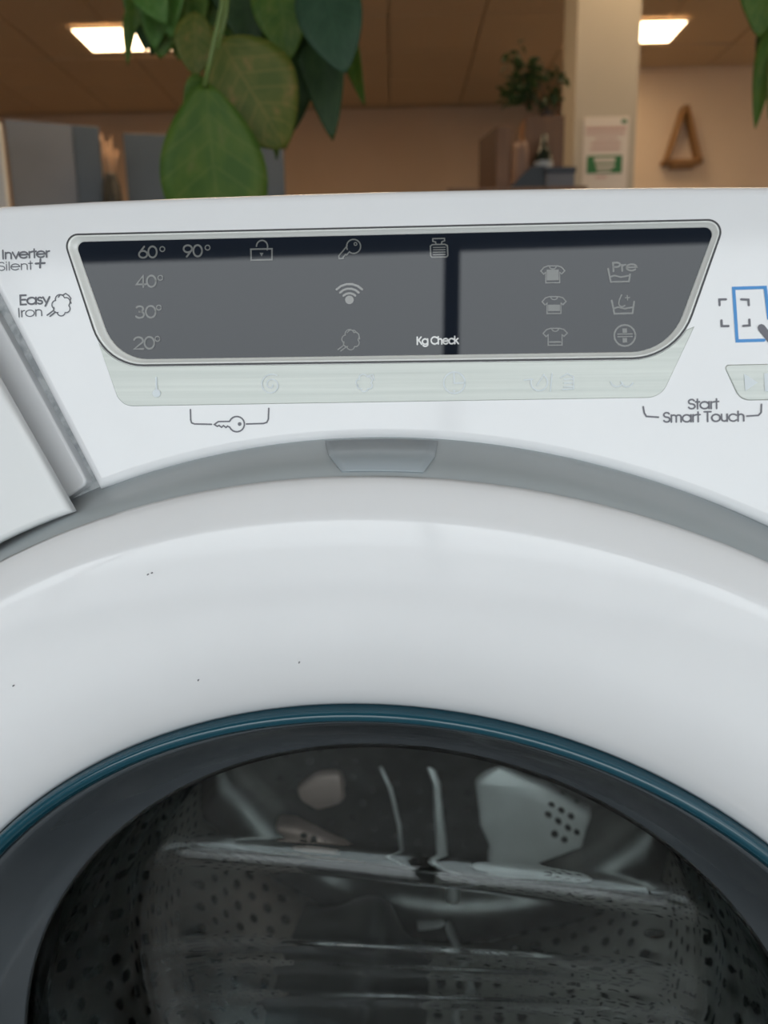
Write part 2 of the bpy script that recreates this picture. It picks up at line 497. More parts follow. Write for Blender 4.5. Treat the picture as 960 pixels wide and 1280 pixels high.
# --- display frame and glass (parts of the panel)
d_in = quad((i_tl, i_tr, i_br, i_bl), ND, (9, 9, 62, 62))
lo = [d_out, inset(d_out, -.00005)]
def mix(a, b, t): return [p.lerp(q, t) for p, q in zip(a, b)]
if area2(d_in) * area2(d_out) < 0: d_in = d_in[::-1]
loft('seam', [(inset(d_out, -.00025), .00005), (inset(d_out, .00025), .00006)], m_line, panel)
loft('display_frame', [(inset(d_out, .0002), -.0006), (inset(d_out, .0003), .0001), (mix(d_out, d_in, .22), .0003), (mix(d_out, d_in, .40), .0001),
                       (mix(d_out, d_in, .52), -.0004), (mix(d_out, d_in, .88), ND + .0004), (d_in, ND + .0002), (d_in, ND - .0008)], m_frame, panel)
plate('display_screen', inset(d_in, -.0006), m_glassblk, panel, ND, .0012, .0001, steps=1)

# --- brushed touch strip
lim0, lim1 = on_fascia(124, 428), on_fascia(866, 408)
i0 = min(range(len(d_out)), key=lambda i: (d_out[i] - lim0).length); i1 = min(range(len(d_out)), key=lambda i: (d_out[i] - lim1).length)
s_bl, s_br = on_fascia(151, 508), on_fascia(826, 497)
left_e = on_fascia(123, 428); right_e = on_fascia(868, 408)
low = [q for q in inset(d_out, -.00035) if True]
lowc = [low[i] for i in range(len(low)) if d_out[i].y < (lim0.y if d_out[i].x < 0 else lim1.y) + .0001]
cx_ = sum(q.x for q in lowc) / len(lowc)
lowc.sort(key=lambda q: -q.x)
rb = round_poly([Vector((right_e.x, right_e.y)), s_br, s_bl, Vector((left_e.x, left_e.y))], [0, 24 * PXM, 24 * PXM, 0], 8)
st = rb + lowc[::-1]
plate('touch_strip', st, m_strip, panel, .00025, .003, .00018)
bt = quad(((904, 456), (1046, 453), (1024, 499), (925, 501)), 0, (4, 4, 18, 18))
plate('start_button', bt, m_strip, panel, .0003, .003, .0003)

# --- printing on the white fascia
NP = .00012
k = Ink(NP)
k.text('Inverter', 2.5, 323.6, 61, 321.2, 10.6, 2.0); k.stroke([(44.5, 329.5), (56, 328.8)], 2.4); k.stroke([(50.6, 324), (50, 334.5)], 2.4)
k.text('Easy', 24.5, 380.8, 61, 379.4, 11.5, 2.1)
k.build('printed_lettering', m_ink, panel, 'bold grey lettering reading Inverter, plus sign and Easy')
k = Ink(NP)
k.text('Silent', -2.5, 338.3, 39.5, 336.6, 10.4, 1.15); k.text('Iron', 22.5, 396.4, 52.5, 394.6, 11, 1.25)
k.build('printed_lettering', m_ink, panel, 'thin grey lettering reading Silent and Iron')
k = Ink(NP)
k.stroke(cloud(76, 382, 20, 21), 1.4, True)
k.stroke([(73, 371.5), (75, 368.5), (79, 368.8), (82, 366.8), (86, 369.5), (88.6, 373), (87.6, 376), (89, 379)], 1.4)
k.stroke([(59, 394), (67, 388)], 1.6); k.stroke([(62.5, 395.5), (69.5, 390)], 1.6)
k.build('steam_symbol', m_ink, panel, 'grey steam cloud symbol beside the Easy Iron lettering')
k = Ink(NP)
k.stroke([(238, 512), (238.4, 525), (239.5, 528.5), (243, 530), (264.5, 530.4)], 1.9)
k.stroke([(308, 530), (329, 529.4), (333.5, 528), (335.4, 524), (336, 510.5)], 1.9)
k.stroke(arc(296, 530.2, 9.6, 158, -158), 1.9)
k.stroke([(287, 526.8), (273, 527), (268, 530.6), (271.5, 533), (274, 531.8), (277, 534.2), (279.5, 532), (282.5, 534.4), (284.5, 532.6), (287, 534)], 1.8)
k.disc((299.5, 530), 2.4)
k.build('key_bracket_symbol', m_inkd, panel, 'grey key symbol between two bracket lines')
k = Ink(NP)
k.text('Start', 860, 511.2, 897, 510.6, 12, 2.2); k.text('Smart Touch', 829, 527.8, 930, 526.2, 12.2, 2.2)
k.stroke([(804, 508.5), (805.2, 516), (808, 520.5), (823, 521.6)], 2.2); k.stroke([(933.5, 520.2), (948, 519.2), (951.4, 515.5), (951.8, 505.5)], 2.2)
k.build('printed_lettering', m_inkd, panel, 'grey lettering reading Start Smart Touch between bracket lines')
k = Ink(NP)
for pts in ([(899.5, 381.5), (899.2, 374.4), (907.5, 374.2)], [(926.5, 374.2), (935.5, 374.6), (936, 381.5)], [(901.8, 400.5), (902.2, 407.6), (910.5, 407.6)], [(929, 407.4), (937, 406.8), (936.6, 399.5)]):
    k.stroke(pts, 3.0)
k.stroke([(951.5, 409.5), (960, 420), (972, 436)], 9.5)
k.build('phone_touch_symbol', m_inkd, panel, 'dark grey corner marks and pointing finger of the phone symbol')
k = Ink(NP + .00001)
k.stroke([(961, 398), (956.6, 359.2), (917, 360.4), (921.4, 426.2), (955, 425.2)], 4.2)
k.build('phone_outline_symbol', m_blue, panel, 'blue phone outline symbol')

# --- printing on the display
NQ = ND + .00008
k = Ink(NQ)
for txt, x0, x1, yt, yb, dx, dy in (('60', 172.5, 195.5, 308.4, 322.4, 203, 311.4), ('90', 228.5, 252, 306.8, 321, 259.5, 309.6), ('40', 169.5, 194.5, 345, 359, 200.6, 347.4),
                                    ('30', 168.5, 194, 382.8, 397.4, 198.6, 384.6), ('20', 166.5, 192.5, 421.6, 436.4, 197, 423.6)):
    k.text(txt, x0 + .5, yb, x1, yb - .5, yb - yt, 2.2); k.stroke(arc(dx, dy, 3.0, 0, 360), 1.4)
k.build('temperature_figures', m_dprint, panel, 'grey figures reading 60, 90, 40, 30 and 20 degrees on the display')
k = Ink(NQ)
k.stroke([(313.6, 311.6), (340, 311), (340, 324.6), (314, 325.2)], 1.9, True)
k.stroke(arc(327.6, 308, 7, -180, 15, 7.5) + [(334, 312.4)], 1.7); k.poly([(324.6, 316), (329.4, 316), (327, 320.6)])
k.build('lock_symbol', m_dprint, panel, 'grey padlock symbol on the display'); k = Ink(NQ)
k.stroke(arc(442, 308, 8.8, 120, -205), 1.6); k.stroke([(437, 314.6), (433, 319), (432, 318), (429, 321.6), (429, 323), (424, 323.4), (423.4, 320), (434, 307.4)], 1.6)
k.stroke(arc(444.4, 305, 1.8, 0, 360), 1.2)
k.build('key_symbol', m_dprint, panel, 'grey key symbol at the top of the display'); k = Ink(NQ)
k.stroke([(538, 307.6), (540.5, 305.8), (556, 305.4), (559.2, 307), (559.8, 319.4), (558, 321.2), (540, 321.6), (538.4, 320)], 1.7, True)
k.stroke([(545, 305), (544.4, 302.6), (541, 301.6), (541, 298.4), (555.6, 298), (555.8, 301), (552.4, 302.2), (551.8, 305)], 1.6)
for y in (309.4, 312.4, 315.4, 318.4): k.stroke([(541.6, y), (556.6, y - .3)], 1.3)
k.build('weight_symbol', m_dprint, panel, 'grey weight symbol at the top of the display'); k = Ink(NQ)
k.stroke(cloud(438, 425, 19, 20), 1.3, True); k.stroke([(434, 416), (437, 412.6), (443, 413), (448.6, 418), (449.6, 424)], 1.3)
k.stroke([(422.5, 437), (430, 431.4)], 1.4); k.stroke([(426, 438.8), (432.5, 434)], 1.4)
k.build('steam_symbol', m_dprint, panel, 'grey steam cloud symbol low on the display')
for i, (cx, cy) in enumerate(((691, 343), (692.6, 381.4), (694, 421))):
    k = Ink(NQ)
    k.stroke([(cx - 6, cy - 10.5), (cx + 6, cy - 10.5), (cx + 11, cy - 9), (cx + 15, cy - 4.5), (cx + 11, cy - .5), (cx + 8.6, cy - 2.6), (cx + 8.6, cy + 10.4), (cx - 8.8, cy + 10.6),
              (cx - 8.8, cy - 2.4), (cx - 11.4, cy - .2), (cx - 15, cy - 4.2), (cx - 11, cy - 8.8)], 1.5, True)
    k.stroke(arc(cx, cy - 10, 4.2, 180, 0, 3.2), 1.4)
    yy = (-6, -.5, 5.6)[i]
    k.poly([(cx - 7.6, cy + yy), (cx + 7.4, cy + yy - .1), (cx + 7.4, cy + 7.4), (cx - 7.6, cy + 7.6)])
    k.build('shirt_symbol', m_dprint, panel, ('grey shirt symbol, topmost and filled', 'grey shirt symbol, middle and half filled', 'grey shirt symbol, lowest and barely filled')[i])
k = Ink(NQ); k.text('Pre', 765.4, 339.4, 795, 338, 10.8, 2.3)
for ox, oy, wl in ((0, 0, 0), (4.6, 39.6, 1)):
    k = k if not wl else Ink(NQ)
    k.stroke([(760 + ox, 336 + oy), (763.4 + ox, 352.6 + oy), (786 + ox, 352 + oy), (787.5 + ox + wl * .6, (343 if not wl else 337.5) + oy)], 2.2)
    k.stroke([(762.4 + ox, 346.2 + oy), (768 + ox, 344.4 + oy), (776 + ox, 346.4 + oy), (786 + ox, 344.6 + oy)], 2.0)
    if not wl: k.build('wash_tub_symbol', m_dprint, panel, 'grey wash tub symbol with the lettering Pre')
k.stroke([(777, 368.6), (774.2, 374.6), (773.4, 378.6)] + arc(777.6, 379, 4.4, 170, 40) , 1.6); k.stroke([(781.6, 372.4), (787, 372)], 1.5); k.stroke([(784, 369.6), (784.4, 375.2)], 1.5)
k.build('wash_tub_symbol', m_dprint, panel, 'grey wash tub symbol with a drop and small plus')
k = Ink(NQ); k.stroke(arc(781, 419.4, 13.2, 0, 360), 2.2); k.stroke([(772, 417.8), (790.4, 417.4)], 1.5); k.stroke([(772.2, 421), (790.4, 420.6)], 1.5)
k.poly([(778, 410.6), (783.6, 410.4), (783.8, 416), (778.2, 416.2)]); k.poly([(778.2, 422.6), (783.8, 422.4), (784, 428.2), (778.4, 428.4)])
k.build('plus_symbol', m_dprint, panel, 'grey plus sign in a circle on the display')
k = Ink(NQ)
k.disc((436.8, 374.8), 5.4)
for r, w in ((9.4, 2.6), (15.2, 2.6), (21, 2.6)): k.stroke(arc(436.8, 376, r + .6, -138, -42, r), w)
k.build('wireless_symbol', m_dprint2, panel, 'pale wireless signal symbol on the display')
k = Ink(NQ)
k.text('Kg Check', 521, 430.6, 572.6, 429.6, 9.2, 1.9)
k.build('display_lettering', m_dwhite, panel, 'bold white lettering reading Kg Check on the display')

# --- faint symbols on the touch strip
k = Ink(.00045)
k.stroke([(195.4, 472), (195.6, 488)], 2.2); k.disc((195.6, 491.6), 5.2)
k.build('thermometer_symbol', m_sprint, panel, 'pale thermometer symbol on the brushed strip'); k = Ink(.00045)
k.stroke([(339 + r * math.cos(t), 481 + r * math.sin(t)) for t, r in ((q * .35, 2 + q * .36) for q in range(34))], 1.6)
k.build('spiral_symbol', m_sprint, panel, 'pale spiral symbol on the brushed strip'); k = Ink(.00045)
k.stroke(cloud(455, 479, 18, 17), 1.6, True); k.stroke([(458, 470), (466, 468), (468, 475)], 1.4)
k.build('cloud_symbol', m_sprint, panel, 'pale cloud symbol on the brushed strip'); k = Ink(.00045)
k.stroke(arc(568, 478.4, 13.4, 0, 360), 2.0); k.stroke([(567.4, 466), (567.8, 479), (579, 478.6)], 2.2); k.disc((567.6, 488.6), 1.4)
k.build('clock_symbol', m_sprint, panel, 'pale clock symbol on the brushed strip'); k = Ink(.00045)
k.stroke([(655, 475), (666, 474)], 1.8); k.stroke(arc(674, 478, 10.5, -60, 200), 1.8); k.stroke([(671, 482), (680, 468)], 1.5); k.stroke([(688, 489), (690, 467)], 1.8)
k.build('dial_symbol', m_sprint, panel, 'pale dial symbol with a slash on the brushed strip'); k = Ink(.00045)
k.stroke([(701, 472), (709, 467), (717, 471), (717, 486), (703, 487)], 1.6); 
for y in (474, 479, 483.6): k.stroke([(705, y), (716, y - .3)], 1.6)
k.build('list_symbol', m_sprint, panel, 'pale list symbol on the brushed strip'); k = Ink(.00045)
k.stroke(arc(771, 476, 7.5, 20, 170), 1.8); k.stroke(arc(784, 476, 7.5, 20, 170), 1.8)
k.build('wave_symbol', m_sprint, panel, 'faint wave symbol at the right end of the brushed strip'); k = Ink(.00045)
k.poly([(930, 467), (947.5, 478), (931.6, 489)]); k.build('play_triangle', m_sprint, panel, 'pale play triangle on the start button'); k = Ink(.00045)
k.poly([(955, 466.6), (962, 466.4), (963, 489), (956, 489.2)]); k.build('pause_bar', m_sprint, panel, 'pale pause bar on the start button'); k = Ink(.00045)
k.poly([(967, 466.4), (974, 466.2), (975, 488.8), (968, 489)])
k.build('pause_bar', m_sprint, panel, 'second pale pause bar on the start button')

# --- detergent drawer (slightly pulled out)
drawer = empty('detergent_drawer', (0, 0, 0), None, None); drawer.parent = washer
NDR = .011
e0, e1 = on_fascia(0, 484, NDR), on_fascia(88.5, 639.5, NDR)
b0 = on_fascia(0, 676, NDR)
dirv = (e0 - e1).normalized(); tt = (on_fascia(-42, 294).y - .004 - e1.y) / dirv.y
e2 = e1 + dirv * tt
cc = AC.copy(); rr = (e1 - cc).length
aa = math.atan2(e1.x - cc.x, e1.y - cc.y)
a0p = math.atan2(b0.x - cc.x, b0.y - cc.y); r0 = (b0 - cc).length
la = [cc + (rr + (r0 - rr) * min(1, (aa - q) / (aa - a0p))) * Vector((math.sin(q), math.cos(q))) for q in [aa + (R_(-56) - aa) * i / 24 for i in range(25)]]
plate('drawer_front', la + [Vector((-HX, la[-1].y)), Vector((-HX, e2.y)), e2], m_drawer, drawer, NDR, .0032, .0014)
# side wall of the pulled-out tray and the frame around it
NT = -.0025
ta, tb, tcc = on_fascia(-8, 390, NT), on_fascia(110, 604, NT), on_fascia(76, 628, NT)
tl = on_fascia(-60, 480, NT)
td = on_fascia(-60, 294, NT)
plate('drawer_tray', round_poly([td, tb, tcc, on_fascia(-80, 420, NT)], [0, .0022, 0, 0], 6), m_white, drawer, NT, .006, .0008)
NG = -.0065
plate('drawer_surround', [on_fascia(-30, 270, NG), on_fascia(140, 612, NG), on_fascia(60, 660, NG), on_fascia(-160, 560, NG), on_fascia(-160, 270, NG)], m_gap, drawer, NG, .002, .0002, steps=1)

# --- door
door = empty('door', (0, 0, ZD), None, None); door.parent = washer; door.location = (0, 0, 0)
RB, YB_ = .2331, -.0213
RC, YC_ = .1680, -.0239
side = lathe('door_side', [(.2425, .0115), (.2405, .002), (.2365, -.010), (RB - .0002, YB_ + .0006), (RB - .003, YB_ + .0006)], m_grey, door, 200)
prof = [(RB - .001, YB_ + .001), (RB, YB_), (RB - .0006, YB_ - .0014), (RB - .0018, YB_ - .0027), (RB - .0042, YB_ - .0046), (RB - .0066, YB_ - .0063), (RB - .0076, YB_ - .0070), (RB - .0086, YB_ - .0077), (RB - .0098, YB_ - .0082),
        (RB - .0118, YB_ - .0086), (RB - .020, YB_ - .0095), (RB - .030, YB_ - .0099), (.1970, YB_ - .0098), (.1925, YB_ - .0092), (.1880, YB_ - .0080), (.1838, YB_ - .0063), (.1800, YB_ - .0046), (.1768, YB_ - .0027), (.1742, YB_ - .0009),
        (.1720, YB_ + .0009), (.1702, YB_ + .0027), (.1691, YB_ + .0042), (.1689, YB_ + .008)]
lathe('door_ring', prof, m_white, door, 200)
lathe('door_trim_ring', [(.1688, -.0140), (.1688, -.0195), (.1680, -.0215), (.1662, -.0212), (.1642, -.0180), (.1636, -.0140), (.1640, -.008)], m_teal, door, 200)


def relax(p, it=30):
    p = [Vector(q) for q in p]
    for _ in range(it):
        p = [p[0]] + [(p[i - 1] + p[i] * 2 + p[i + 1]) / 4 for i in range(1, len(p) - 1)] + [p[-1]]
    return [tuple(q) for q in p]


BOWL_Y = .085
STEPS = [((250, 1080), (800, 1138), .0105, .26), ((250, 1196), (800, 1228), .0018, .34), ((250, 1222), (800, 1248), .0014, .32), ((250, 1262), (800, 1280), .0024, .3)]
STEPS = [(on_y(*a, BOWL_Y), on_y(*b, BOWL_Y), h, k) for a, b, h, k in STEPS]


def bend(r, x, z):
    """moulded horizontal steps across the hollow of the bowl"""
    if r > .134: return 0.0
    w = min(1, (.134 - r) / .010); y = 0.0
    for a, b, h, k in STEPS:
        zz = z + ZD - (a.z + (b.z - a.z) * (x - a.x) / (b.x - a.x))
        t = max(0.0, min(1.0, zz / h + .5)); y += k * h * t * t * (3 - 2 * t)
    return y * w


def fine(p, step=.0011):
    out = [p[0]]
    for a, b in zip(p[:-1], p[1:]):
        n_ = max(1, int(math.hypot(b[0] - a[0], b[1] - a[1]) / step)) if True else 2
        out += [(a[0] + (b[0] - a[0]) * q / n_, a[1] + (b[1] - a[1]) * q / n_) for q in range(1, n_ + 1)]
    return out


gf = [(.1400, .0120), (.1388, .0136), (.1378, .0175), (.1373, .0260), (.1366, .0440), (.1355, .0620), (.1330, .0760), (.1270, .0845), (.1150, .0885), (.0900, .0900), (.0600, .0909), (.0300, .0912), (0, .0912)]
gb = [(0, .0992), (.0300, .0992), (.0600, .0987), (.0840, .0974), (.1100, .0955), (.1290, .0910), (.1375, .0800), (.1408, .0640), (.1418, .0440), (.1424, .0260), (.1428, .0150)]
lathe('door_cone', [(.1640, -.0090), (.1634, -.0155), (.1618, -.0140), (.1585, -.0090), (.1540, -.0025), (.1480, .0055), (.1430, .0112), (.1412, .0126), (.1404, .0135), (.1430, .0148), (.1432, .0280), (.1460, .0280)], m_cone, door, 200)
lathe('door_glass', relax(fine(gb)) + relax(fine(gf)), m_glass, door, 240, weld=True, yz=lambda r, x, z: bend(r, x, z))
lathe('door_inner_frame', [(.1688, -.006), (.1655, .0105), (.1600, .0145), (.1500, .0230), (.1470, .0290), (.1480, .0340), (.1560, .0340), (.1700, .0250), (.2300, .0105)], m_inner, door, 160)
# finger latch plate on the grey flank
v = []
for (pa, pb, y0_) in (((407, 552.5), (547, 552.5), -.001), ((411, 568), (544, 567), -.0095), ((427, 590), (529, 590), YB_ + .0022)):
    for i in range(11):
        p = on_y(pa[0] + (pb[0] - pa[0]) * i / 10, pa[1], y0_); a = math.atan2(p.x, p.z - ZD)
        r = np.interp(y0_, [YB_, -.010, .002, .0115], [RB, .2365, .2405, .2425]) + .0003
        v.append((r * math.sin(a), y0_, ZD + r * math.cos(a)))
f = [(j * 11 + i, j * 11 + i + 1, (j + 1) * 11 + i + 1, (j + 1) * 11 + i) for j in range(2) for i in range(10)]
lt = fix_normals(link('latch_plate', v, f, m_grey2, door)); lt['label'] = 'paler grey latch plate at the top of the door edge'
sd = lt.modifiers.new('solid', 'SOLIDIFY'); sd.thickness = .0005; sd.offset = 0
# specks of dust on the white ring
k = MB()
for px, py in ((185, 718), (190, 716), (374, 828), (17, 857), (248, 850),):
    p = on_y(px, py, YB_ - .0112); k.box(p.x - .00013, p.x + .00013, p.y - .0004, p.y + .0003, p.z - .00012, p.z + .00012)
sp_ = k.build('dust_speck', m_dust, door); sp_['kind'] = 'stuff'

# --- gasket and drum
lathe('rubber_gasket', [(.204, .0115), (.178, .016), (.166, .030), (.158, .036), (.160, .050), (.170, .054), (.168, .064), (.174, .070), (.200, .074)], m_rubber, washer, 128)
RD, YD0, YD1 = .240, .078, .40
drum = lathe('drum', [(.176, YD0 - .003), (.182, YD0), (.232, YD0 + .002), (RD, YD0 + .012), (RD, YD1 - .03)], m_drum, washer, 128)
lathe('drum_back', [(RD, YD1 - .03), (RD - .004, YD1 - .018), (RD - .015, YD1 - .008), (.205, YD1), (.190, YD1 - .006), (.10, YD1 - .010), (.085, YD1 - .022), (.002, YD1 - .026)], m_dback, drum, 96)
LIFT = (196, 316, 76)
hb = MB(); na = 96
for j in range(18):
    y = YD0 + .03 + j * .0155
    for i in range(na):
        a = 2 * math.pi * (i + .5 * (j % 2)) / na
        if any(abs((math.degrees(a) - la_ + 180) % 360 - 180) < 15 for la_ in LIFT): continue
        c = Vector(((RD - .0012) * math.sin(a), y, ZD + (RD - .0012) * math.cos(a))); t = Vector((math.cos(a), 0, -math.sin(a)))
        hb.add([c + t * (.0040 * math.cos(q * math.pi / 3)) + Vector((0, .0040 * math.sin(q * math.pi / 3), 0)) for q in range(6)], [(0, 1, 2, 3, 4, 5)])
for r in (.115, .13, .145, .16, .175):
    cnt = int(2 * math.pi * r / .02)
    for i in range(cnt):
        a = 2 * math.pi * i / cnt; c = Vector((r * math.sin(a), YD1 - .0117, ZD + r * math.cos(a)))
        hb.add([c + Vector((.0036 * math.cos(q * math.pi / 3), 0, .0036 * math.sin(q * math.pi / 3))) for q in range(6)], [(0, 1, 2, 3, 4, 5)])
ho = hb.build('drum_hole', m_hole, drum); ho['kind'] = 'stuff'
for la_ in LIFT:
    v = []; f = []; prf = [(-.058, 0), (-.050, .014), (-.032, .042), (-.016, .066), (0, .073), (.016, .066), (.032, .042), (.050, .014), (.058, 0)]
    ys = [(YD0 + .016, .15), (YD0 + .040, .6), (YD0 + .085, 1), (YD1 - .08, 1), (YD1 - .05, .75), (YD1 - .036, .2)]
    for y, s in ys:
        for t, h in prf:
            rr_ = RD - .0005 - h * s; q = R_(la_) + t * (1 if h < .03 else .9) / RD
            v.append((rr_ * math.sin(q), y, ZD + rr_ * math.cos(q)))
    m_ = len(prf)
    for j in range(len(ys) - 1):
        for i in range(m_ - 1): f.append((j * m_ + i, j * m_ + i + 1, (j + 1) * m_ + i + 1, (j + 1) * m_ + i))
    lf = fix_normals(link('drum_lifter', v, f, m_lift, drum))
    ss = lf.modifiers.new('sub', 'SUBSURF'); ss.levels = 1; ss.render_levels = 2

# pressed lobes and ribs of the drum back, their lit gleam put into the colour
YL = YD1 - .016
for nm, pts, m_, lb in (('pressed_lobe', [(590, 985), (618, 962), (680, 985), (738, 1022), (722, 1062), (664, 1082), (628, 1112), (606, 1088), (612, 1060), (598, 1036)], m_lobe, 'pressed steel lobe on the drum back, coloured as brightly lit, right of the rib'),
                        ('pressed_lobe', [(376, 990), (396, 974), (428, 974), (434, 1008), (400, 1018), (380, 1008)], m_lobe2, 'small pressed lobe coloured with warm reflected light, high on the drum back'),
                        ('pressed_lobe', [(340, 1034), (372, 1036), (430, 1058), (462, 1084), (440, 1092), (390, 1074)], m_lobe2, 'long pressed lobe coloured with warm reflected light, left on the drum back')):
    pp_ = [on_y(a, b, YL) for a, b in pts]; q2 = round_poly([Vector((p.x, p.z)) for p in pp_], .008, 5); nn = len(q2)
    v = []; f = []
    for ins, y in ((0, YD1 - .004), (0, YL + .004), (.0012, YL + .0015), (.004, YL)):
        w2 = inset(q2, ins) if ins else q2; v += [(p.x, y, p.y) for p in w2]
    for i in range(3):
        for k_ in range(nn): f.append((i * nn + k_, i * nn + (k_ + 1) % nn, (i + 1) * nn + (k_ + 1) % nn, (i + 1) * nn + k_))
    for t in tessellate_polygon([[Vector(v[3 * nn + i]) for i in range(nn)]]): f.append(tuple(3 * nn + i for i in t))
    o = fix_normals(link(nm, v, f, m_, drum)); o['label'] = lb
hb = MB()
for px, py in ((686, 1010), (698, 1016), (710, 1022), (680, 1024), (692, 1030), (704, 1036), (716, 1040), (686, 1044), (698, 1050), (408, 1056), (396, 1050), (420, 1066), (384, 1046)):
    c = on_y(px, py, YL - .0006)
    hb.add([c + Vector((.0032 * math.cos(q * math.pi / 4), 0, .0032 * math.sin(q * math.pi / 4))) for q in range(8)], [tuple(range(8))])
hb.build('lobe_hole', m_hole, drum)['kind'] = 'stuff'


def on_drum(px, py, rr_):
    d = ray_m(px, py); cx, cz = CAM_M.x, CAM_M.z - ZD
    a = d.x ** 2 + d.z ** 2; b = 2 * (cx * d.x + cz * d.z); c = cx * cx + cz * cz - rr_ * rr_
    return CAM_M + d * ((-b + math.sqrt(b * b - 4 * a * c)) / (2 * a))


for pts, r0_, r1_ in (([(532, 952), (546, 985), (548, 1020), (553, 1075), (566, 1105), (566, 1122)], .003, .006), ([(480, 965), (490, 990), (500, 1030), (504, 1070)], .0015, .002)):
    q = [on_y(a, b, YD1 - .017) for a, b in pts]
    MB().tube(q, [r0_ + (r1_ - r0_) * i / (len(q) - 1) for i in range(len(q))], 10).build('pressed_rib', m_lobe, drum, smooth=True)
q = [on_drum(a, b, RD - .004) for a, b in ((522, 1152), (560, 1150), (572, 1180), (582, 1212), (590, 1232), (572, 1246), (568, 1268), (578, 1300))]
MB().tube(q, .0042, 10).build('pressed_rib', m_lobe, drum, smooth=True)

# ================================================================== ROOM
m_wall = noisy(mat('warm_lit_wall', rough=.8), (.62, .455, .31), (.65, .48, .33), (3, 3, 3))  # white walls; the dim warm room light is put into this beige
m_wall2 = noisy(mat('brighter_lit_wall', rough=.8), (.76, .62, .47), (.79, .65, .49), (3, 3, 3))  # wall nearer the light; its extra brightness is put into a paler tone
m_pillar = noisy(mat('cream_pillar_paint', rough=.7), (.44, .395, .31), (.465, .415, .33), (3, 3, 3))
m_tile = noisy(mat('ceiling_tile_board', rough=.9), (.66, .52, .35), (.70, .555, .375), (40, 40, 40))  # white ceiling; dim warm light is put into tile and grid colour
m_grid = mat('ceiling_grid_metal', (.5, .39, .27), .6)
m_floor = noisy(mat('dark_vinyl_floor', rough=.35), (.10, .095, .09), (.13, .12, .11), (5, 5, 5))
m_fw = mat('front_wall_plaster', (.40, .45, .53), .8)
m_alu = mat('dark_window_frame', (.07, .09, .13), .4)
m_lamp = mat('lit_panel', (1, 1, 1), .5, emit=(1.0, .72, .44), estr=6.6)
m_lampf = mat('lamp_frame', (.55, .47, .36), .5)
m_ground = noisy(mat('pavement', rough=.9), (.22, .22, .22), (.27, .27, .27), (2, 2, 2))


def struct(o): o['kind'] = 'structure'; return o


struct(MB().box(XL, XR, YF, YB, -.06, 0).build('floor', m_floor))
struct(MB().box(XL - .1, XL, YF, YB, 0, ZC + .2).build('wall_left', m_wall))
struct(MB().box(XR, XR + .1, YF, YB, 0, ZC + .2).build('wall_right', m_wall))
struct(MB().box(XL - .1, XR + .1, YB, YB + .1, 0, ZC + .2).build('wall_back', m_wall))
struct(MB().box(XL - .1, WX0, YF - .12, YF, 0, ZC + .2).box(WX1, XR + .1, YF - .12, YF, 0, ZC + .2).box(WX0, WX1, YF - .12, YF, 0, WZ0).box(WX0, WX1, YF - .12, YF, WZ1, ZC + .2).build('wall_front', m_fw))
struct(MB().box(-30, 30, -40, YF - .13, -.12, -.06).build('pavement', m_ground))
# shop window: frame and panes
m_pane = bpy.data.materials.new('window_pane_glass'); m_pane.use_nodes = True
_n = m_pane.node_tree; _n.nodes.remove(_n.nodes['Principled BSDF'])
_t = _n.nodes.new('ShaderNodeBsdfTransparent'); _t.inputs[0].default_value = (.95, .97, .97, 1); _gl = _n.nodes.new('ShaderNodeBsdfGlossy'); _gl.inputs['Roughness'].default_value = 0
_fr = _n.nodes.new('ShaderNodeFresnel'); _fr.inputs[0].default_value = 1.25; _mx = _n.nodes.new('ShaderNodeMixShader')
_n.links.new(_fr.outputs[0], _mx.inputs[0]); _n.links.new(_t.outputs[0], _mx.inputs[1]); _n.links.new(_gl.outputs[0], _mx.inputs[2])
_n.links.new(_mx.outputs[0], _n.nodes['Material Output'].inputs[0])
MULL = [-.345, 1.9, -2.2]
wf = MB().box(WX0, WX1, YF - .09, YF - .03, WZ0, WZ0 + .05).box(WX0, WX1, YF - .09, YF - .03, WZ1 - .05, WZ1).box(WX0, WX0 + .05, YF - .09, YF - .03, WZ0 + .05, WZ1 - .05).box(WX1 - .05, WX1, YF - .09, YF - .03, WZ0 + .05, WZ1 - .05)
for x in MULL: wf.box(x - .03, x + .03, YF - .10, YF - .02, WZ0 + .05, WZ1 - .05)
win = struct(wf.build('window_1', m_alu)); win.matrix_world = FM
bpy.data.objects['wall_front'].matrix_world = FM
xs = sorted([WX0 + .05] + [q for x in MULL for q in (x - .03, x + .03)] + [WX1 - .05])
for a, b in zip(xs[0::2], xs[1::2]):
    MB().add([(a, YF - .06, WZ0 + .05), (b, YF - .06, WZ0 + .05), (b, YF - .06, WZ1 - .05), (a, YF - .06, WZ1 - .05)], [(0, 1, 2, 3)]).build('window_pane', m_pane, win)

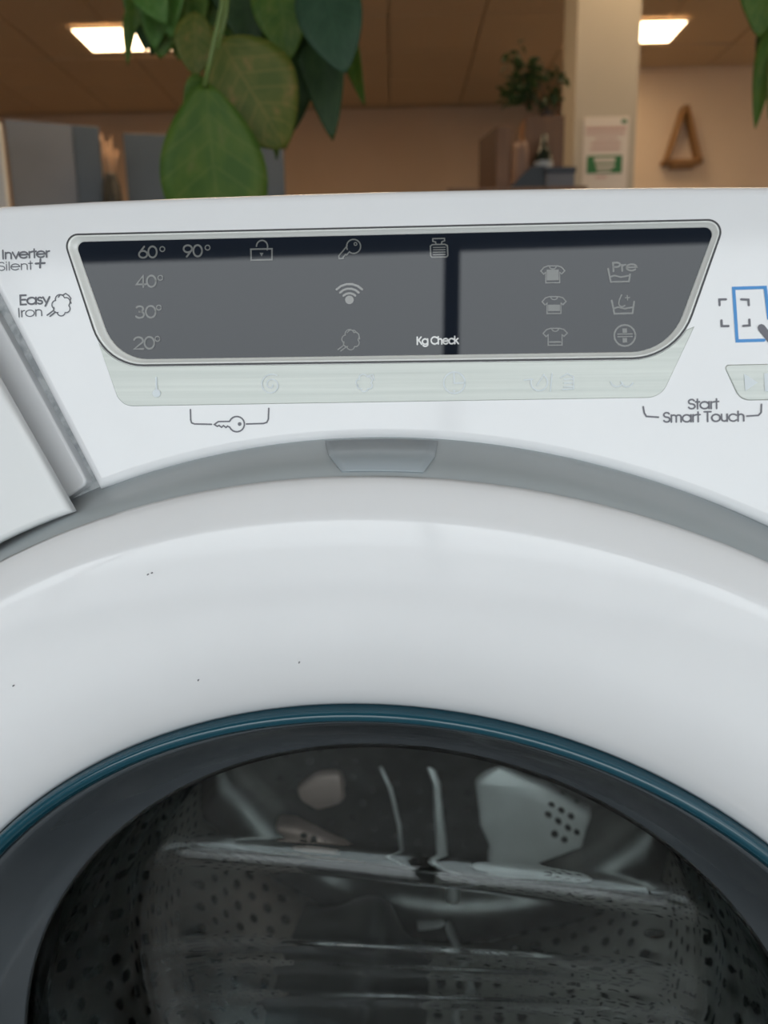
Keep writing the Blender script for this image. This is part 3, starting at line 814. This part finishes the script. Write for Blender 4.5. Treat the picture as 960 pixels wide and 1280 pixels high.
# suspended ceiling: grid, tiles, lit panels
ceil = struct(MB().box(XL, XR, YF, YB, ZC + .03, ZC + .05).build('ceiling', m_grid))
lampA = (wz(83, 33, ZC), wz(115, 64, ZC)); lampB = (wz(865, 22, ZC), wz(838, 52, ZC))
PIT = .6
lampsxy = [(lampA[0].x, lampA[0].x + .6, lampA[0].y, lampA[1].y), (lampB[0].x - .6, lampB[0].x, lampB[0].y, lampB[1].y)]
for xx in (-3.2, -1.2, .8, 2.8): lampsxy.append((xx, xx + 1.2, 2.9, 3.5))      # an added row of longer unseen panels, to brighten the room
tm = None
gx = [XL + PIT * i for i in range(int((XR - XL) / PIT) + 1)]; gy = [1.55 + PIT * i for i in range(9)]
for i, x in enumerate(gx[:-1]):
    for y in gy:
        hit = any(a - .0 < x + PIT - .012 and x < b and c < y + PIT - .012 and y < d for a, b, c, d in lampsxy)
        if tm is None:
            t0 = MB().box(.006, PIT - .006, .006, PIT - .006, ZC + .0, ZC + .03).build('ceiling_tile', m_tile, ceil); tm = t0.data; o = t0
        else:
            o = bpy.data.objects.new('ceiling_tile', tm); COL.objects.link(o); o.parent = ceil
        o.location = (x, y, .006 if hit else 0)
# the added front row lies out of view and brightens the room
# plain ceiling boards above the window part of the room, out of view
bd = MB().box(XL + .01, XR - .01, YF + .01, 1.54, ZC, ZC + .03).build('ceiling_board', m_tile, ceil)
for i, (a, b, c, d) in enumerate(lampsxy):
    lp = empty('ceiling_light', (a, c, ZC), ['lit white ceiling panel left of the hanging leaves', 'lit white ceiling panel right of the cream pillar', 'long added ceiling panel out of view, above the left cupboard', 'long added ceiling panel out of view, above the drooping leaves', 'long added ceiling panel out of view, above the sideboard', 'long added ceiling panel out of view, at the right wall'][i], 'light', 'lit panels in the ceiling')
    MB().box(0, b - a, 0, .02, -.012, -.0005).box(0, b - a, d - c - .02, d - c, -.012, -.0005).box(0, .02, .02, d - c - .02, -.012, -.0005).box(b - a - .02, b - a, .02, d - c - .02, -.012, -.0005).build('lamp_frame', m_lampf, lp)
    MB().box(.02, b - a - .02, .02, d - c - .02, -.008, -.001).build('diffuser', m_lamp, lp)

# projecting wall at the right with a thin cornice, and the pillar
YW = 6.2
pw = wpt(800, 150, YW)
struct(MB().box(pw.x - .55, XR, YW, YW + .12, 0, ZC).build('wall_partition', m_wall2))
zc_ = wpt(860, 88, YW).z
struct(MB().box(pw.x - .55, wpt(939, 80, YW).x, YW - .02, YW, zc_, ZC - .002).build('trim_1', m_wall2))
YP = 3.5
pa, pb = wpt(719, 120, YP), wpt(797, 120, YP)
struct(MB().box(pa.x, pb.x, YP, YP + .28, 0, ZC).build('pillar', m_pillar))

# poster on the pillar
m_paper = mat('poster_paper', (.66, .60, .53), .7); m_pink = mat('poster_pink_print', (.52, .34, .30), .7); m_pgreen = mat('poster_green_print', (.03, .16, .055), .7)
YQ = YP - .004
def wq(x0, y0, x1, y1, Y): 
    p, q = wpt(x0, y1, Y), wpt(x1, y0, Y); return p.x, q.x, p.z, q.z
x0, x1, z0, z1 = wq(728, 145, 787, 224, YQ)
po = MB().box(x0, x1, YQ, YP - .0005, z0 - .1, z1).build('notice_poster', m_paper)
tag(po, 'white notice with pink lines and a green block on the cream pillar', 'poster')
k = MB()
for px0, py0, px1, py1 in ((733, 158, 783, 163), (732, 165, 782, 168.5), (744, 172, 772, 174.6), (739, 177.5, 776, 181), (738, 184, 775, 187.6), (744, 220, 758, 223)):
    a, b, c, d = wq(px0, py0, px1, py1, YQ - .001); MB().box(a, b, YQ - .001, YQ + .0005, c, d).build('poster_line', m_pink, po)
a, b, c, d = wq(733, 194, 778, 217, YQ - .001); gb_ = MB().box(a, b, YQ - .001, YQ + .0005, c, d).build('poster_green_block', m_pgreen, po)
k = MB()
for px0, py0, px1, py1 in ((743, 197, 769, 203), (745, 205.5, 768, 209.5), (746, 211.5, 764, 214.5)):
    a, b, c, d = wq(px0, py0, px1, py1, YQ - .002); MB().box(a, b, YQ - .002, YQ - .0005, c, d).build('poster_white_line', m_paper, gb_)
a, b, c, d = wq(777, 149, 784, 154, YQ - .002)
MB().box(a, b, YQ - .002, YQ + .0005, c, d).build('poster_emblem', m_pgreen, po)

# triangular wooden wall shelf
m_wood = noisy(mat('light_wood', rough=.55), (.30, .155, .055), (.38, .21, .08), (30, 30, 6))
ws = empty('wall_shelf', (wpt(856, 200, YW).x, YW, wpt(856, 208, YW).z), 'triangular open wooden shelf hanging on the brightly lit wall', 'shelf')
def beam(name, p, q, w, d, par, m, y1=YW - .0005):
    p, q = wpt(*p, YW - d), wpt(*q, YW - d); t = (q - p).normalized(); nn = Vector((t.z, 0, -t.x)) * w / 2
    loc = par.location
    vs = [a + s * nn for a in (p, q) for s in (1, -1)]; vv = [Vector((a.x, YW - d, a.z)) - loc for a in vs] + [Vector((a.x, y1, a.z)) - loc for a in vs]
    return fix_normals(MB().add(vv, [(0, 1, 3, 2), (4, 6, 7, 5), (0, 4, 5, 1), (2, 3, 7, 6), (0, 2, 6, 4), (1, 5, 7, 3)]).build(name, m, par))
beam('side_board', (834, 204), (858, 131), .022, .11, ws, m_wood)
beam('side_board', (877, 203), (860, 131), .026, .11, ws, m_wood)
beam('bottom_board', (831, 201.5), (879, 200.5), .03, .11, ws, m_wood)
beam('ledge', (840, 207), (869, 206), .03, .08, ws, m_wood)

# tall dark blue-grey cupboards at the left
m_cup = noisy(mat('blue_grey_laminate', rough=.28), (.062, .084, .112), (.074, .098, .128), (3, 3, 3))
m_cup2 = noisy(mat('blue_grey_laminate_sheen', rough=.2), (.16, .18, .215), (.19, .21, .245), (3, 3, 3))  # reflection on the glossy door is put into this paler tone
def cupboard(x0, x1, ytop, Y, dep, label, doors, rz):
    a = wpt(x0, ytop, Y); d_ = ray_w(x1, ytop); c_, s__ = math.cos(rz), math.sin(rz)
    w = (d_.x * (a.y - CAM_W.y) - d_.y * (a.x - CAM_W.x)) / (c_ * d_.y - s__ * d_.x)      # reach to the sight line of the right edge
    r = empty('cupboard', (a.x, Y, 0), label, 'cupboard', None, rz)
    h = a.z
    MB().box(0, w, .022, dep, .06, h).build('carcass', m_cup, r); MB().box(.02, w - .02, .05, dep, 0, .0595).build('plinth', m_alu, r)
    for f0, f1, m in doors:
        MB().box(w * f0 + .002, w * f1 - .002, 0, .0215, .065, h - .002).build('door', m, r, bevel=.002)
        MB().box(w * f1 - .05, w * f1 - .035, -.025, -.0005, .95, 1.15).build('handle', m_alu, r)
    return r
cupboard(5, 123, 148, 3.55, .32, 'tall blue-grey cupboard at the left edge, one door paler with painted sheen', [(0, .70, m_cup2), (.70, 1, m_cup)], .40)
cupboard(153, 354, 166, 3.85, .32, 'tall plain blue-grey cupboard behind the drooping big leaf', [(0, .5, m_cup), (.5, 1, m_cup)], .20)
a, b = wpt(-40, 152, 3.2), wpt(-2, 152, 3.2)
r = empty('display_board', (a.x, 3.2, 0), 'white upright board at the far left edge of the picture', 'board')
MB().box(0, b.x - a.x, 0, .03, .03, a.z).build('board', mat('board_white', (.7, .7, .68), .5), r, bevel=.004)
MB().box(0, .05, -.15, .18, 0, .0295).box(b.x - a.x - .05, b.x - a.x, -.15, .18, 0, .0295).build('foot', m_alu, r)
# dark vase with pale stems in the gap between the cupboards
c = wpt(139, 230, 3.62); zt = wpt(139, 218, 3.62).z
pd = empty('pedestal', (c.x, c.y, 0), 'slim dark pedestal between the two blue-grey cupboards', 'stand')
MB().box(-.045, .045, -.045, .045, 0, zt - .30).build('column', m_cup, pd)
vs = empty('vase', (c.x, c.y, zt - .30), 'dark round vase holding pale brown stems between the cupboards', 'vase')
m_vase = mat('dark_glaze', (.035, .035, .03), .3); m_stem = mat('dried_stems', (.42, .27, .17), .9)
MB().lathe_z([(.030, 0.0005), (.042, .05), (.046, .16), (.040, .25), (.027, .29), (.030, .30)], n=20).build('body', m_vase, vs, smooth=True)
k = MB()
for i in range(16):
    t = random.uniform(0, 6.28); e = random.uniform(.01, .05); h = random.uniform(.08, .18)
    k.tube([(0, 0, .2), (e * .5 * math.cos(t), e * .5 * math.sin(t), .3 + h * .5), (e * math.cos(t), e * math.sin(t), .3 + h)], [.004, .010, .004], 5)
k.build('dried_stem', m_stem, vs, smooth=True)['kind'] = 'stuff'

# sideboard with boxes, bottle and pot plant in front of the pillar
YS = 2.75
zt = wpt(660, 242, YS).z
sb0, sb1 = wpt(560, 200, YS).x, wpt(722, 200, YS).x
m_dwood = noisy(mat('brown_wood', rough=.5), (.19, .088, .036), (.24, .115, .048), (40, 40, 6)); m_dwood2 = noisy(mat('dark_brown_wood', rough=.5), (.06, .03, .016), (.08, .04, .02), (40, 40, 6))
sbd = empty('sideboard', (sb0, YS - .12, 0), 'tall brown sideboard carrying boxes, a bottle and a pot plant', 'cabinet')
ww = sb1 - sb0
MB().box(0, ww, .02, .42, .05, zt - .02).build('carcass', m_dwood, sbd); MB().box(-.01, ww + .01, 0, .43, zt - .02, zt).build('top_board', m_dwood, sbd)
for i in range(2): MB().box(ww * i / 2 + .003, ww * (i + 1) / 2 - .003, .002, .0195, .055, zt - .024).build('door', m_dwood, sbd)
MB().box(.02, ww - .02, .05, .4, 0, .0495).build('plinth', m_dwood2, sbd)


def crate(px0, px1, pyt, Y, dep, label, m, ms, slant):
    a, b = wpt(px0, pyt, Y), wpt(px1, pyt, Y); w = b.x - a.x; h = a.z - zt
    r = empty('file_box', (a.x, Y, zt), label, 'box')
    MB().box(w * slant, w, 0, dep, .0005, h).build('box_body', m, r, bevel=.002)
    if slant: fix_normals(MB().add([(0, dep, .0005), (w * slant - .0005, 0, .0005), (w * slant - .0005, 0, h), (0, dep, h * .97), (0, dep + .004, .0005), (w * slant - .0005, dep, .0005), (w * slant - .0005, dep, h), (0, dep + .004, h * .97)],
              [(0, 1, 2, 3), (7, 6, 5, 4), (0, 3, 7, 4), (1, 5, 6, 2), (3, 2, 6, 7), (0, 4, 5, 1)]).build('open_side', ms, r))
    return r
crate(605, 641, 158, YS + .03, .16, 'upright brown wooden box with a dark open side', m_dwood, m_dwood2, .45)
bx = crate(657, 706, 145, YS + .10, .15, 'taller brown wooden box under the pot plant', m_dwood, m_dwood2, 0)
boxtop = wpt(680, 145, YS + .10).z
# bottle with white label
p = wpt(680, 200, YS + .02)
bo = empty('bottle', (p.x, YS + .03, zt), 'dark green bottle with a small white label before the taller box', 'bottle')
hz = wpt(680, 166, YS).z - zt
MB().lathe_z([(.030, .0005), (.034, .01), (.034, hz * .62), (.018, hz * .78), (.013, hz * .82), (.013, hz)], n=20).build('bottle_body', mat('bottle_green', (.012, .022, .014), .2), bo, smooth=True)
MB().lathe_z([(.0345, hz * .30), (.0345, hz * .55)], n=20, cap=False).build('bottle_label', mat('label_white', (.42, .42, .40), .6), bo, smooth=True)
# pink-brown vase
p = wpt(651, 200, YS + .005); hz = wpt(651, 178, YS + .005).z - zt
vz = tag(MB().lathe_z([(.020, .0005), (.026, .02), (.030, hz * .5), (.026, hz * .85), (.020, hz)], (p.x, YS + .005, zt), 20).build('clay_vase', mat('pinkish_clay', (.26, .155, .105), .7), smooth=True), 'small pinkish clay vase left of the dark bottle', 'vase')
# blue-grey document tray and dark sloping folder
a, b = wpt(683, 209, YS - .09), wpt(719, 209, YS - .09)
tr = empty('document_tray', (a.x, YS - .09, zt), 'grey letter tray at the right end of the sideboard', 'tray')
h = a.z - zt
MB().box(0, b.x - a.x, 0, .075, .0005, h * .72).build('tray_body', mat('tray_grey', (.15, .145, .15), .5), tr, bevel=.003)
MB().box(-.004, b.x - a.x + .004, -.004, .075, h * .72 + .0005, h).build('tray_rim', mat('tray_navy', (.03, .034, .045), .4), tr, bevel=.003)
a, b = wpt(634, 229, YS - .07), wpt(682, 200, YS - .07); m_fold = mat('folder_navy', (.028, .036, .042), .5)
fo = fix_normals(MB().add([(a.x, YS - .07, zt + .0005), (b.x, YS - .07, zt + .0005), (b.x, YS - .07, b.z - .02), (b.x - .05, YS - .07, b.z - .02), (a.x, YS - .045, zt + .0005), (b.x, YS - .045, zt + .0005), (b.x, YS - .045, b.z - .02), (b.x - .05, YS - .045, b.z - .02)],
        [(0, 1, 2, 3), (7, 6, 5, 4), (0, 4, 5, 1), (1, 5, 6, 2), (2, 6, 7, 3), (3, 7, 4, 0)]).build('sloping_folder', m_fold))
tag(fo, 'dark navy folder with a sloping top in front of the bottle', 'folder')

# ------------------------------------------------------------------ plants
def leaf_mat(name, c1, c2, c3, tr=.35):
    m = mat(name, c1, .5, spec=.3); b = bsdf(m); nt_ = m.node_tree
    uv = nd(m, 'ShaderNodeUVMap'); sep = nd(m, 'ShaderNodeSeparateXYZ'); lk(m, uv.outputs[0], sep.inputs[0])
    no = nd(m, 'ShaderNodeTexNoise'); no.inputs['Scale'].default_value = 5; no.inputs['Detail'].default_value = 3; lk(m, uv.outputs[0], no.inputs[0])
    r = nd(m, 'ShaderNodeValToRGB'); e = r.color_ramp.elements; e[0].position = .38; e[0].color = (*c1, 1); e[1].position = .58; e[1].color = (*c2, 1)
    q = e.new(.74); q.color = (*c3, 1)
    lk(m, no.outputs[0], r.inputs[0])
    # veins: midrib and slanting side veins from the leaf's own coordinates
    ab = nd(m, 'ShaderNodeMath', operation='ABSOLUTE'); sb_ = nd(m, 'ShaderNodeMath', operation='SUBTRACT'); sb_.inputs[1].default_value = .5
    lk(m, sep.outputs['Y'], sb_.inputs[0]); lk(m, sb_.outputs[0], ab.inputs[0])
    ma = nd(m, 'ShaderNodeMath', operation='MULTIPLY_ADD'); ma.inputs[1].default_value = -.45; lk(m, ab.outputs[0], ma.inputs[0]); lk(m, sep.outputs['X'], ma.inputs[2])
    mu = nd(m, 'ShaderNodeMath', operation='MULTIPLY'); mu.inputs[1].default_value = 46; lk(m, ma.outputs[0], mu.inputs[0])
    si = nd(m, 'ShaderNodeMath', operation='SINE'); lk(m, mu.outputs[0], si.inputs[0])
    pw_ = nd(m, 'ShaderNodeMapRange'); pw_.inputs['From Min'].default_value = .85; lk(m, si.outputs[0], pw_.inputs[0])
    rib = nd(m, 'ShaderNodeMapRange'); rib.inputs['From Min'].default_value = .022; rib.inputs['From Max'].default_value = .008; lk(m, ab.outputs[0], rib.inputs[0])
    mxm = nd(m, 'ShaderNodeMath', operation='MAXIMUM'); lk(m, pw_.outputs[0], mxm.inputs[0]); lk(m, rib.outputs[0], mxm.inputs[1])
    sc = nd(m, 'ShaderNodeMath', operation='MULTIPLY'); sc.inputs[1].default_value = .3; lk(m, mxm.outputs[0], sc.inputs[0])
    mx = nd(m, 'ShaderNodeMix', data_type='RGBA'); mx.inputs['B'].default_value = (c3[0] * 1.2, c3[1] * 1.3, c3[2] * 1.2, 1)
    lk(m, sc.outputs[0], mx.inputs['Factor']); lk(m, r.outputs[0], mx.inputs['A']); lk(m, mx.outputs['Result'], b.inputs['Base Color'])
    tl_ = nd(m, 'ShaderNodeBsdfTranslucent'); lk(m, mx.outputs['Result'], tl_.inputs[0]); ms = nd(m, 'ShaderNodeMixShader'); ms.inputs[0].default_value = tr
    lk(m, b.outputs[0], ms.inputs[1]); lk(m, tl_.outputs[0], ms.inputs[2]); lk(m, ms.outputs[0], nt_.nodes['Material Output'].inputs[0])
    return m


LM = {'mid': leaf_mat('leaf_green', (.065, .145, .018), (.10, .18, .022), (.16, .20, .05)),
      'olive': leaf_mat('leaf_olive', (.095, .135, .018), (.14, .16, .025), (.30, .20, .06)),
      'dark': leaf_mat('leaf_dark', (.025, .062, .018), (.035, .08, .022), (.05, .09, .03)),
      'blue': leaf_mat('leaf_bluish', (.035, .085, .045), (.045, .10, .055), (.05, .11, .06)),
      'fresh': leaf_mat('leaf_fresh', (.075, .19, .03), (.10, .23, .045), (.15, .25, .06))}
m_petiole = mat('petiole_green', (.13, .20, .05), .5); m_bark = noisy(mat('bark_brown', rough=.85), (.07, .05, .03), (.12, .09, .06), (60, 60, 10), bump=.5)
m_pot = noisy(mat('terracotta', rough=.8), (.30, .13, .07), (.35, .16, .09), (9, 9, 9)); m_soil = mat('potting_soil', (.03, .022, .016), .95)


def leaf(par, base, tip, wpx, Y, kind='mid', dtip=0., arch=.12, fold=.18, point=.55, twist=0.):
    """blade from base to tip, given where the photo shows them, at distance Y; wpx its greatest width in pixels"""
    B = wpt(*base, Y); T = wpt(*tip, Y + dtip); ax = T - B; L = ax.length
    width = wpx / F_PX * (Y - CAM_W.y)
    view = (B + T) / 2 - CAM_W; view.normalize()
    sdir = ax.normalized().cross(view).normalized(); nrm = sdir.cross(ax.normalized()).normalized()   # nrm away from camera / towards it
    if nrm.dot(view) > 0: nrm = -nrm
    sdir, nrm = sdir * math.cos(twist) + nrm * math.sin(twist), nrm * math.cos(twist) - sdir * math.sin(twist)
    N, Mx = 15, 8; v = []; uvs = []
    for i in range(N + 1):
        t = i / N
        w = width / 2 * (math.sin(math.pi * t ** point) ** .75) if 0 < t < 1 else 0.0004
        c = B + ax * t + nrm * (arch * L * 4 * t * (1 - t) * .5)
        for j in range(Mx + 1):
            s = j / Mx * 2 - 1
            v.append(c + sdir * (w * s) + nrm * (abs(s) * w * fold + .02 * w * math.sin(9 * t + s * 2.5)) - par.location)
            uvs.append((t, j / Mx))
    f = [(i * (Mx + 1) + j, i * (Mx + 1) + j + 1, (i + 1) * (Mx + 1) + j + 1, (i + 1) * (Mx + 1) + j) for i in range(N) for j in range(Mx)]
    o = link('leaf', v, f, LM[kind], par, True, False, uvs)
    sd = o.modifiers.new('solid', 'SOLIDIFY'); sd.thickness = .0004
    return o, B


def plant_root(name, px, Y, top, label):
    c = wpt(px, 150, Y); p = empty(name, (c.x, Y, 0), label, 'plant', 'leafy pot plants behind the machine')
    MB().lathe_z([(.10, 0.0), (.125, .2), (.135, .24), (.14, .24), (.14, .27), (.125, .27), (.12, .25)], n=28).build('pot', m_pot, p, smooth=False)
    MB().lathe_z([(.10, .2505), (.118, .251)], n=24).build('soil', m_soil, p)
    MB().tube([(0, 0, .24), (.006, .004, .7), (-.004, .002, 1.0), (0, 0, top)], [.012, .010, .008, .006], 8).build('trunk', m_bark, p, smooth=True)
    return p


PL = plant_root('leafy_plant', 300, .92, 1.42, 'large green plant whose broad leaves droop behind the washing machine')


def petiole(par, pts, Y, r=.0028):
    q = [wpt(a, b, Y) - par.location for a, b in pts[1:]]; st0 = Vector((0, 0, pts[0]))
    mid = (st0 + q[0]) / 2 + Vector((0, 0, .05))
    MB().tube([st0, mid] + q, r, 7).build('petiole', m_petiole, par, smooth=True)


L_ = lambda *a, **k: leaf(PL, *a, **k)
# the two big hanging leaves and their stem
L_((256, 100), (279, 330), 124, .74, 'mid', dtip=.03, arch=.07, fold=.14, point=1.05)
L_((274, 48), (358, 186), 112, .77, 'olive', dtip=.02, arch=.08, fold=.08, point=.9)
L_((262, 100), (232, 152), 40, .79, 'mid', arch=.1)
petiole(PL, (1.38, (284, -40), (276, 15), (266, 60), (256, 108)), .735)
petiole(PL, (1.40, (286, -20), (282, 20), (272, 62)), .77)
L_((244, 14), (244, 96), 46, .80, 'olive', arch=.05, point=.9)
# cluster at the upper left
L_((200, -30), (192, 62), 44, .84, 'fresh', arch=.1); L_((232, -34), (236, 66), 50, .86, 'mid', arch=.1)
L_((176, -26), (166, 40), 36, .88, 'mid', arch=.12); L_((212, -34), (214, 48), 40, .82, 'fresh', arch=.1, twist=.4)
L_((206, -26), (200, 74), 64, .85, 'mid', arch=.08); L_((182, -20), (182, 64), 44, .89, 'dark'); L_((222, -10), (224, 76), 40, .87, 'fresh', twist=.3)
L_((196, 20), (190, 70), 26, .90, 'dark'); L_((168, 5), (160, 82), 18, .92, 'mid', twist=.5)
L_((250, -40), (262, 40), 60, .88, 'mid'); L_((180, -20), (208, 30), 40, .80, 'fresh')
# middle and right
L_((284, -40), (288, 52), 70, .89, 'mid', arch=.08)
L_((300, -40), (316, 64), 74, .87, 'dark', arch=.08); L_((344, -40), (362, 76), 66, .82, 'mid', arch=.1, point=.75)
L_((322, -10), (342, 108), 60, .90, 'dark', arch=.06)
L_((396, -46), (432, 92), 74, .76, 'blue', dtip=-.02, arch=.08, fold=.1, point=.85)
L_((392, 10), (416, 176), 54, .84, 'dark', arch=.06, point=.6); L_((372, 20), (364, 168), 56, .90, 'dark', arch=.06, point=.7)
L_((350, 110), (346, 200), 22, .86, 'mid', twist=.4); L_((434, 40), (456, 132), 22, .88, 'mid', twist=.3)
L_((370, -30), (398, 60), 44, .88, 'dark'); L_((418, -20), (446, 60), 40, .86, 'mid', twist=.3)
for b, Y in (((200, -30), .84), ((244, -36), .86), ((344, -40), .82), ((396, -46), .76), ((300, -40), .87), ((434, -20), .88)):
    petiole(PL, (1.36, (b[0] * .7 + 90, b[1] - 40), b), Y, .002)

PR = plant_root('leafy_plant', 1075, .90, 1.42, 'second green plant with narrow pointed leaves at the right edge')
Lr = lambda *a, **k: leaf(PR, *a, **k)
Lr((962, -70), (949, 48), 62, .78, 'mid', arch=.08); Lr((968, 30), (944, 161), 26, .80, 'mid', arch=.06, twist=.3); Lr((975, 20), (955, 120), 40, .82, 'dark')
Lr((985, -30), (970, 150), 36, .84, 'mid'); Lr((972, 60), (961, 150), 16, .79, 'olive')
for b, Y in (((962, -70), .78), ((985, -30), .84)): petiole(PR, (1.36, (1000, -110), b), Y, .002)

# small pot plant on the taller box
pc = wpt(684, 143, YS + .17)
pp = empty('potted_plant', (pc.x, YS + .17, boxtop), 'small bushy pot plant standing on the taller wooden box', 'plant')
MB().lathe_z([(.022, .0005), (.028, .02), (.03, .03), (.026, .031)], n=18).build('pot', mat('pot_dark_brown', (.05, .032, .022), .6), pp)
tips = []
br = MB()
def pv(px, py, dy=0.): return wpt(px, py, YS + .17 + dy) - pp.location
for pts in (((684, 138), (668, 118), (655, 96), (648, 64)), ((684, 138), (664, 124), (645, 112), (634, 84)), ((685, 138), (690, 118), (696, 104), (702, 96)), ((684, 138), (672, 126), (652, 128), (640, 120)), ((684, 138), (680, 120), (672, 96), (668, 84))):
    br.tube([pv(*q) for q in pts], [.003, .0025, .002, .0012], 5)
br.build('branch', m_bark, pp, smooth=True)
spots = [(648, 60, 1), (634, 72, 2), (630, 76, 1), (641, 70, 1), (656, 80, 4), (652, 92, 5), (662, 88, 4), (648, 104, 5), (658, 106, 6), (666, 100, 4), (636, 114, 4), (640, 122, 4), (650, 122, 5), (660, 126, 5), (666, 118, 4), (672, 86, 3), (676, 94, 2), (701, 96, 3), (698, 100, 2), (690, 112, 2), (688, 128, 3), (694, 130, 2), (680, 124, 2), (645, 82, 3), (668, 110, 4)]
lm = None
leafmat = leaf_mat('small_leaf', (.02, .045, .012), (.03, .06, .016), (.035, .07, .02), .25)
for px, py, nn in spots:
    for q in range(nn * 2):
        c = pv(px + random.uniform(-6, 6), py + random.uniform(-6, 6), random.uniform(-.05, .05))
        if lm is None:
            g = [(0, 0, 0), (.010, .013, .003), (.0, .012, -.001), (-.010, .013, .003), (.009, .027, .002), (0, .026, -.002), (-.009, .027, .002), (0, .042, -.006)]
            lm = bpy.data.meshes.new('leaf'); lm.from_pydata(g, [], [(0, 1, 2), (0, 2, 3), (1, 4, 5, 2), (2, 5, 6, 3), (4, 7, 5), (5, 7, 6)]); lm.materials.append(leafmat)
            ul = lm.uv_layers.new(name='UVMap')
            for l in lm.loops: ul.data[l.index].uv = (g[l.vertex_index][1] / .042, .5 + g[l.vertex_index][0] / .02)
        o = bpy.data.objects.new('leaf', lm); COL.objects.link(o); o.parent = pp; o.location = c
        o.rotation_euler = (random.uniform(-1.2, 1.2), random.uniform(-1.2, 1.2), random.uniform(0, 6.28)); s = random.uniform(.85, 1.3); o.scale = (s, s, s)
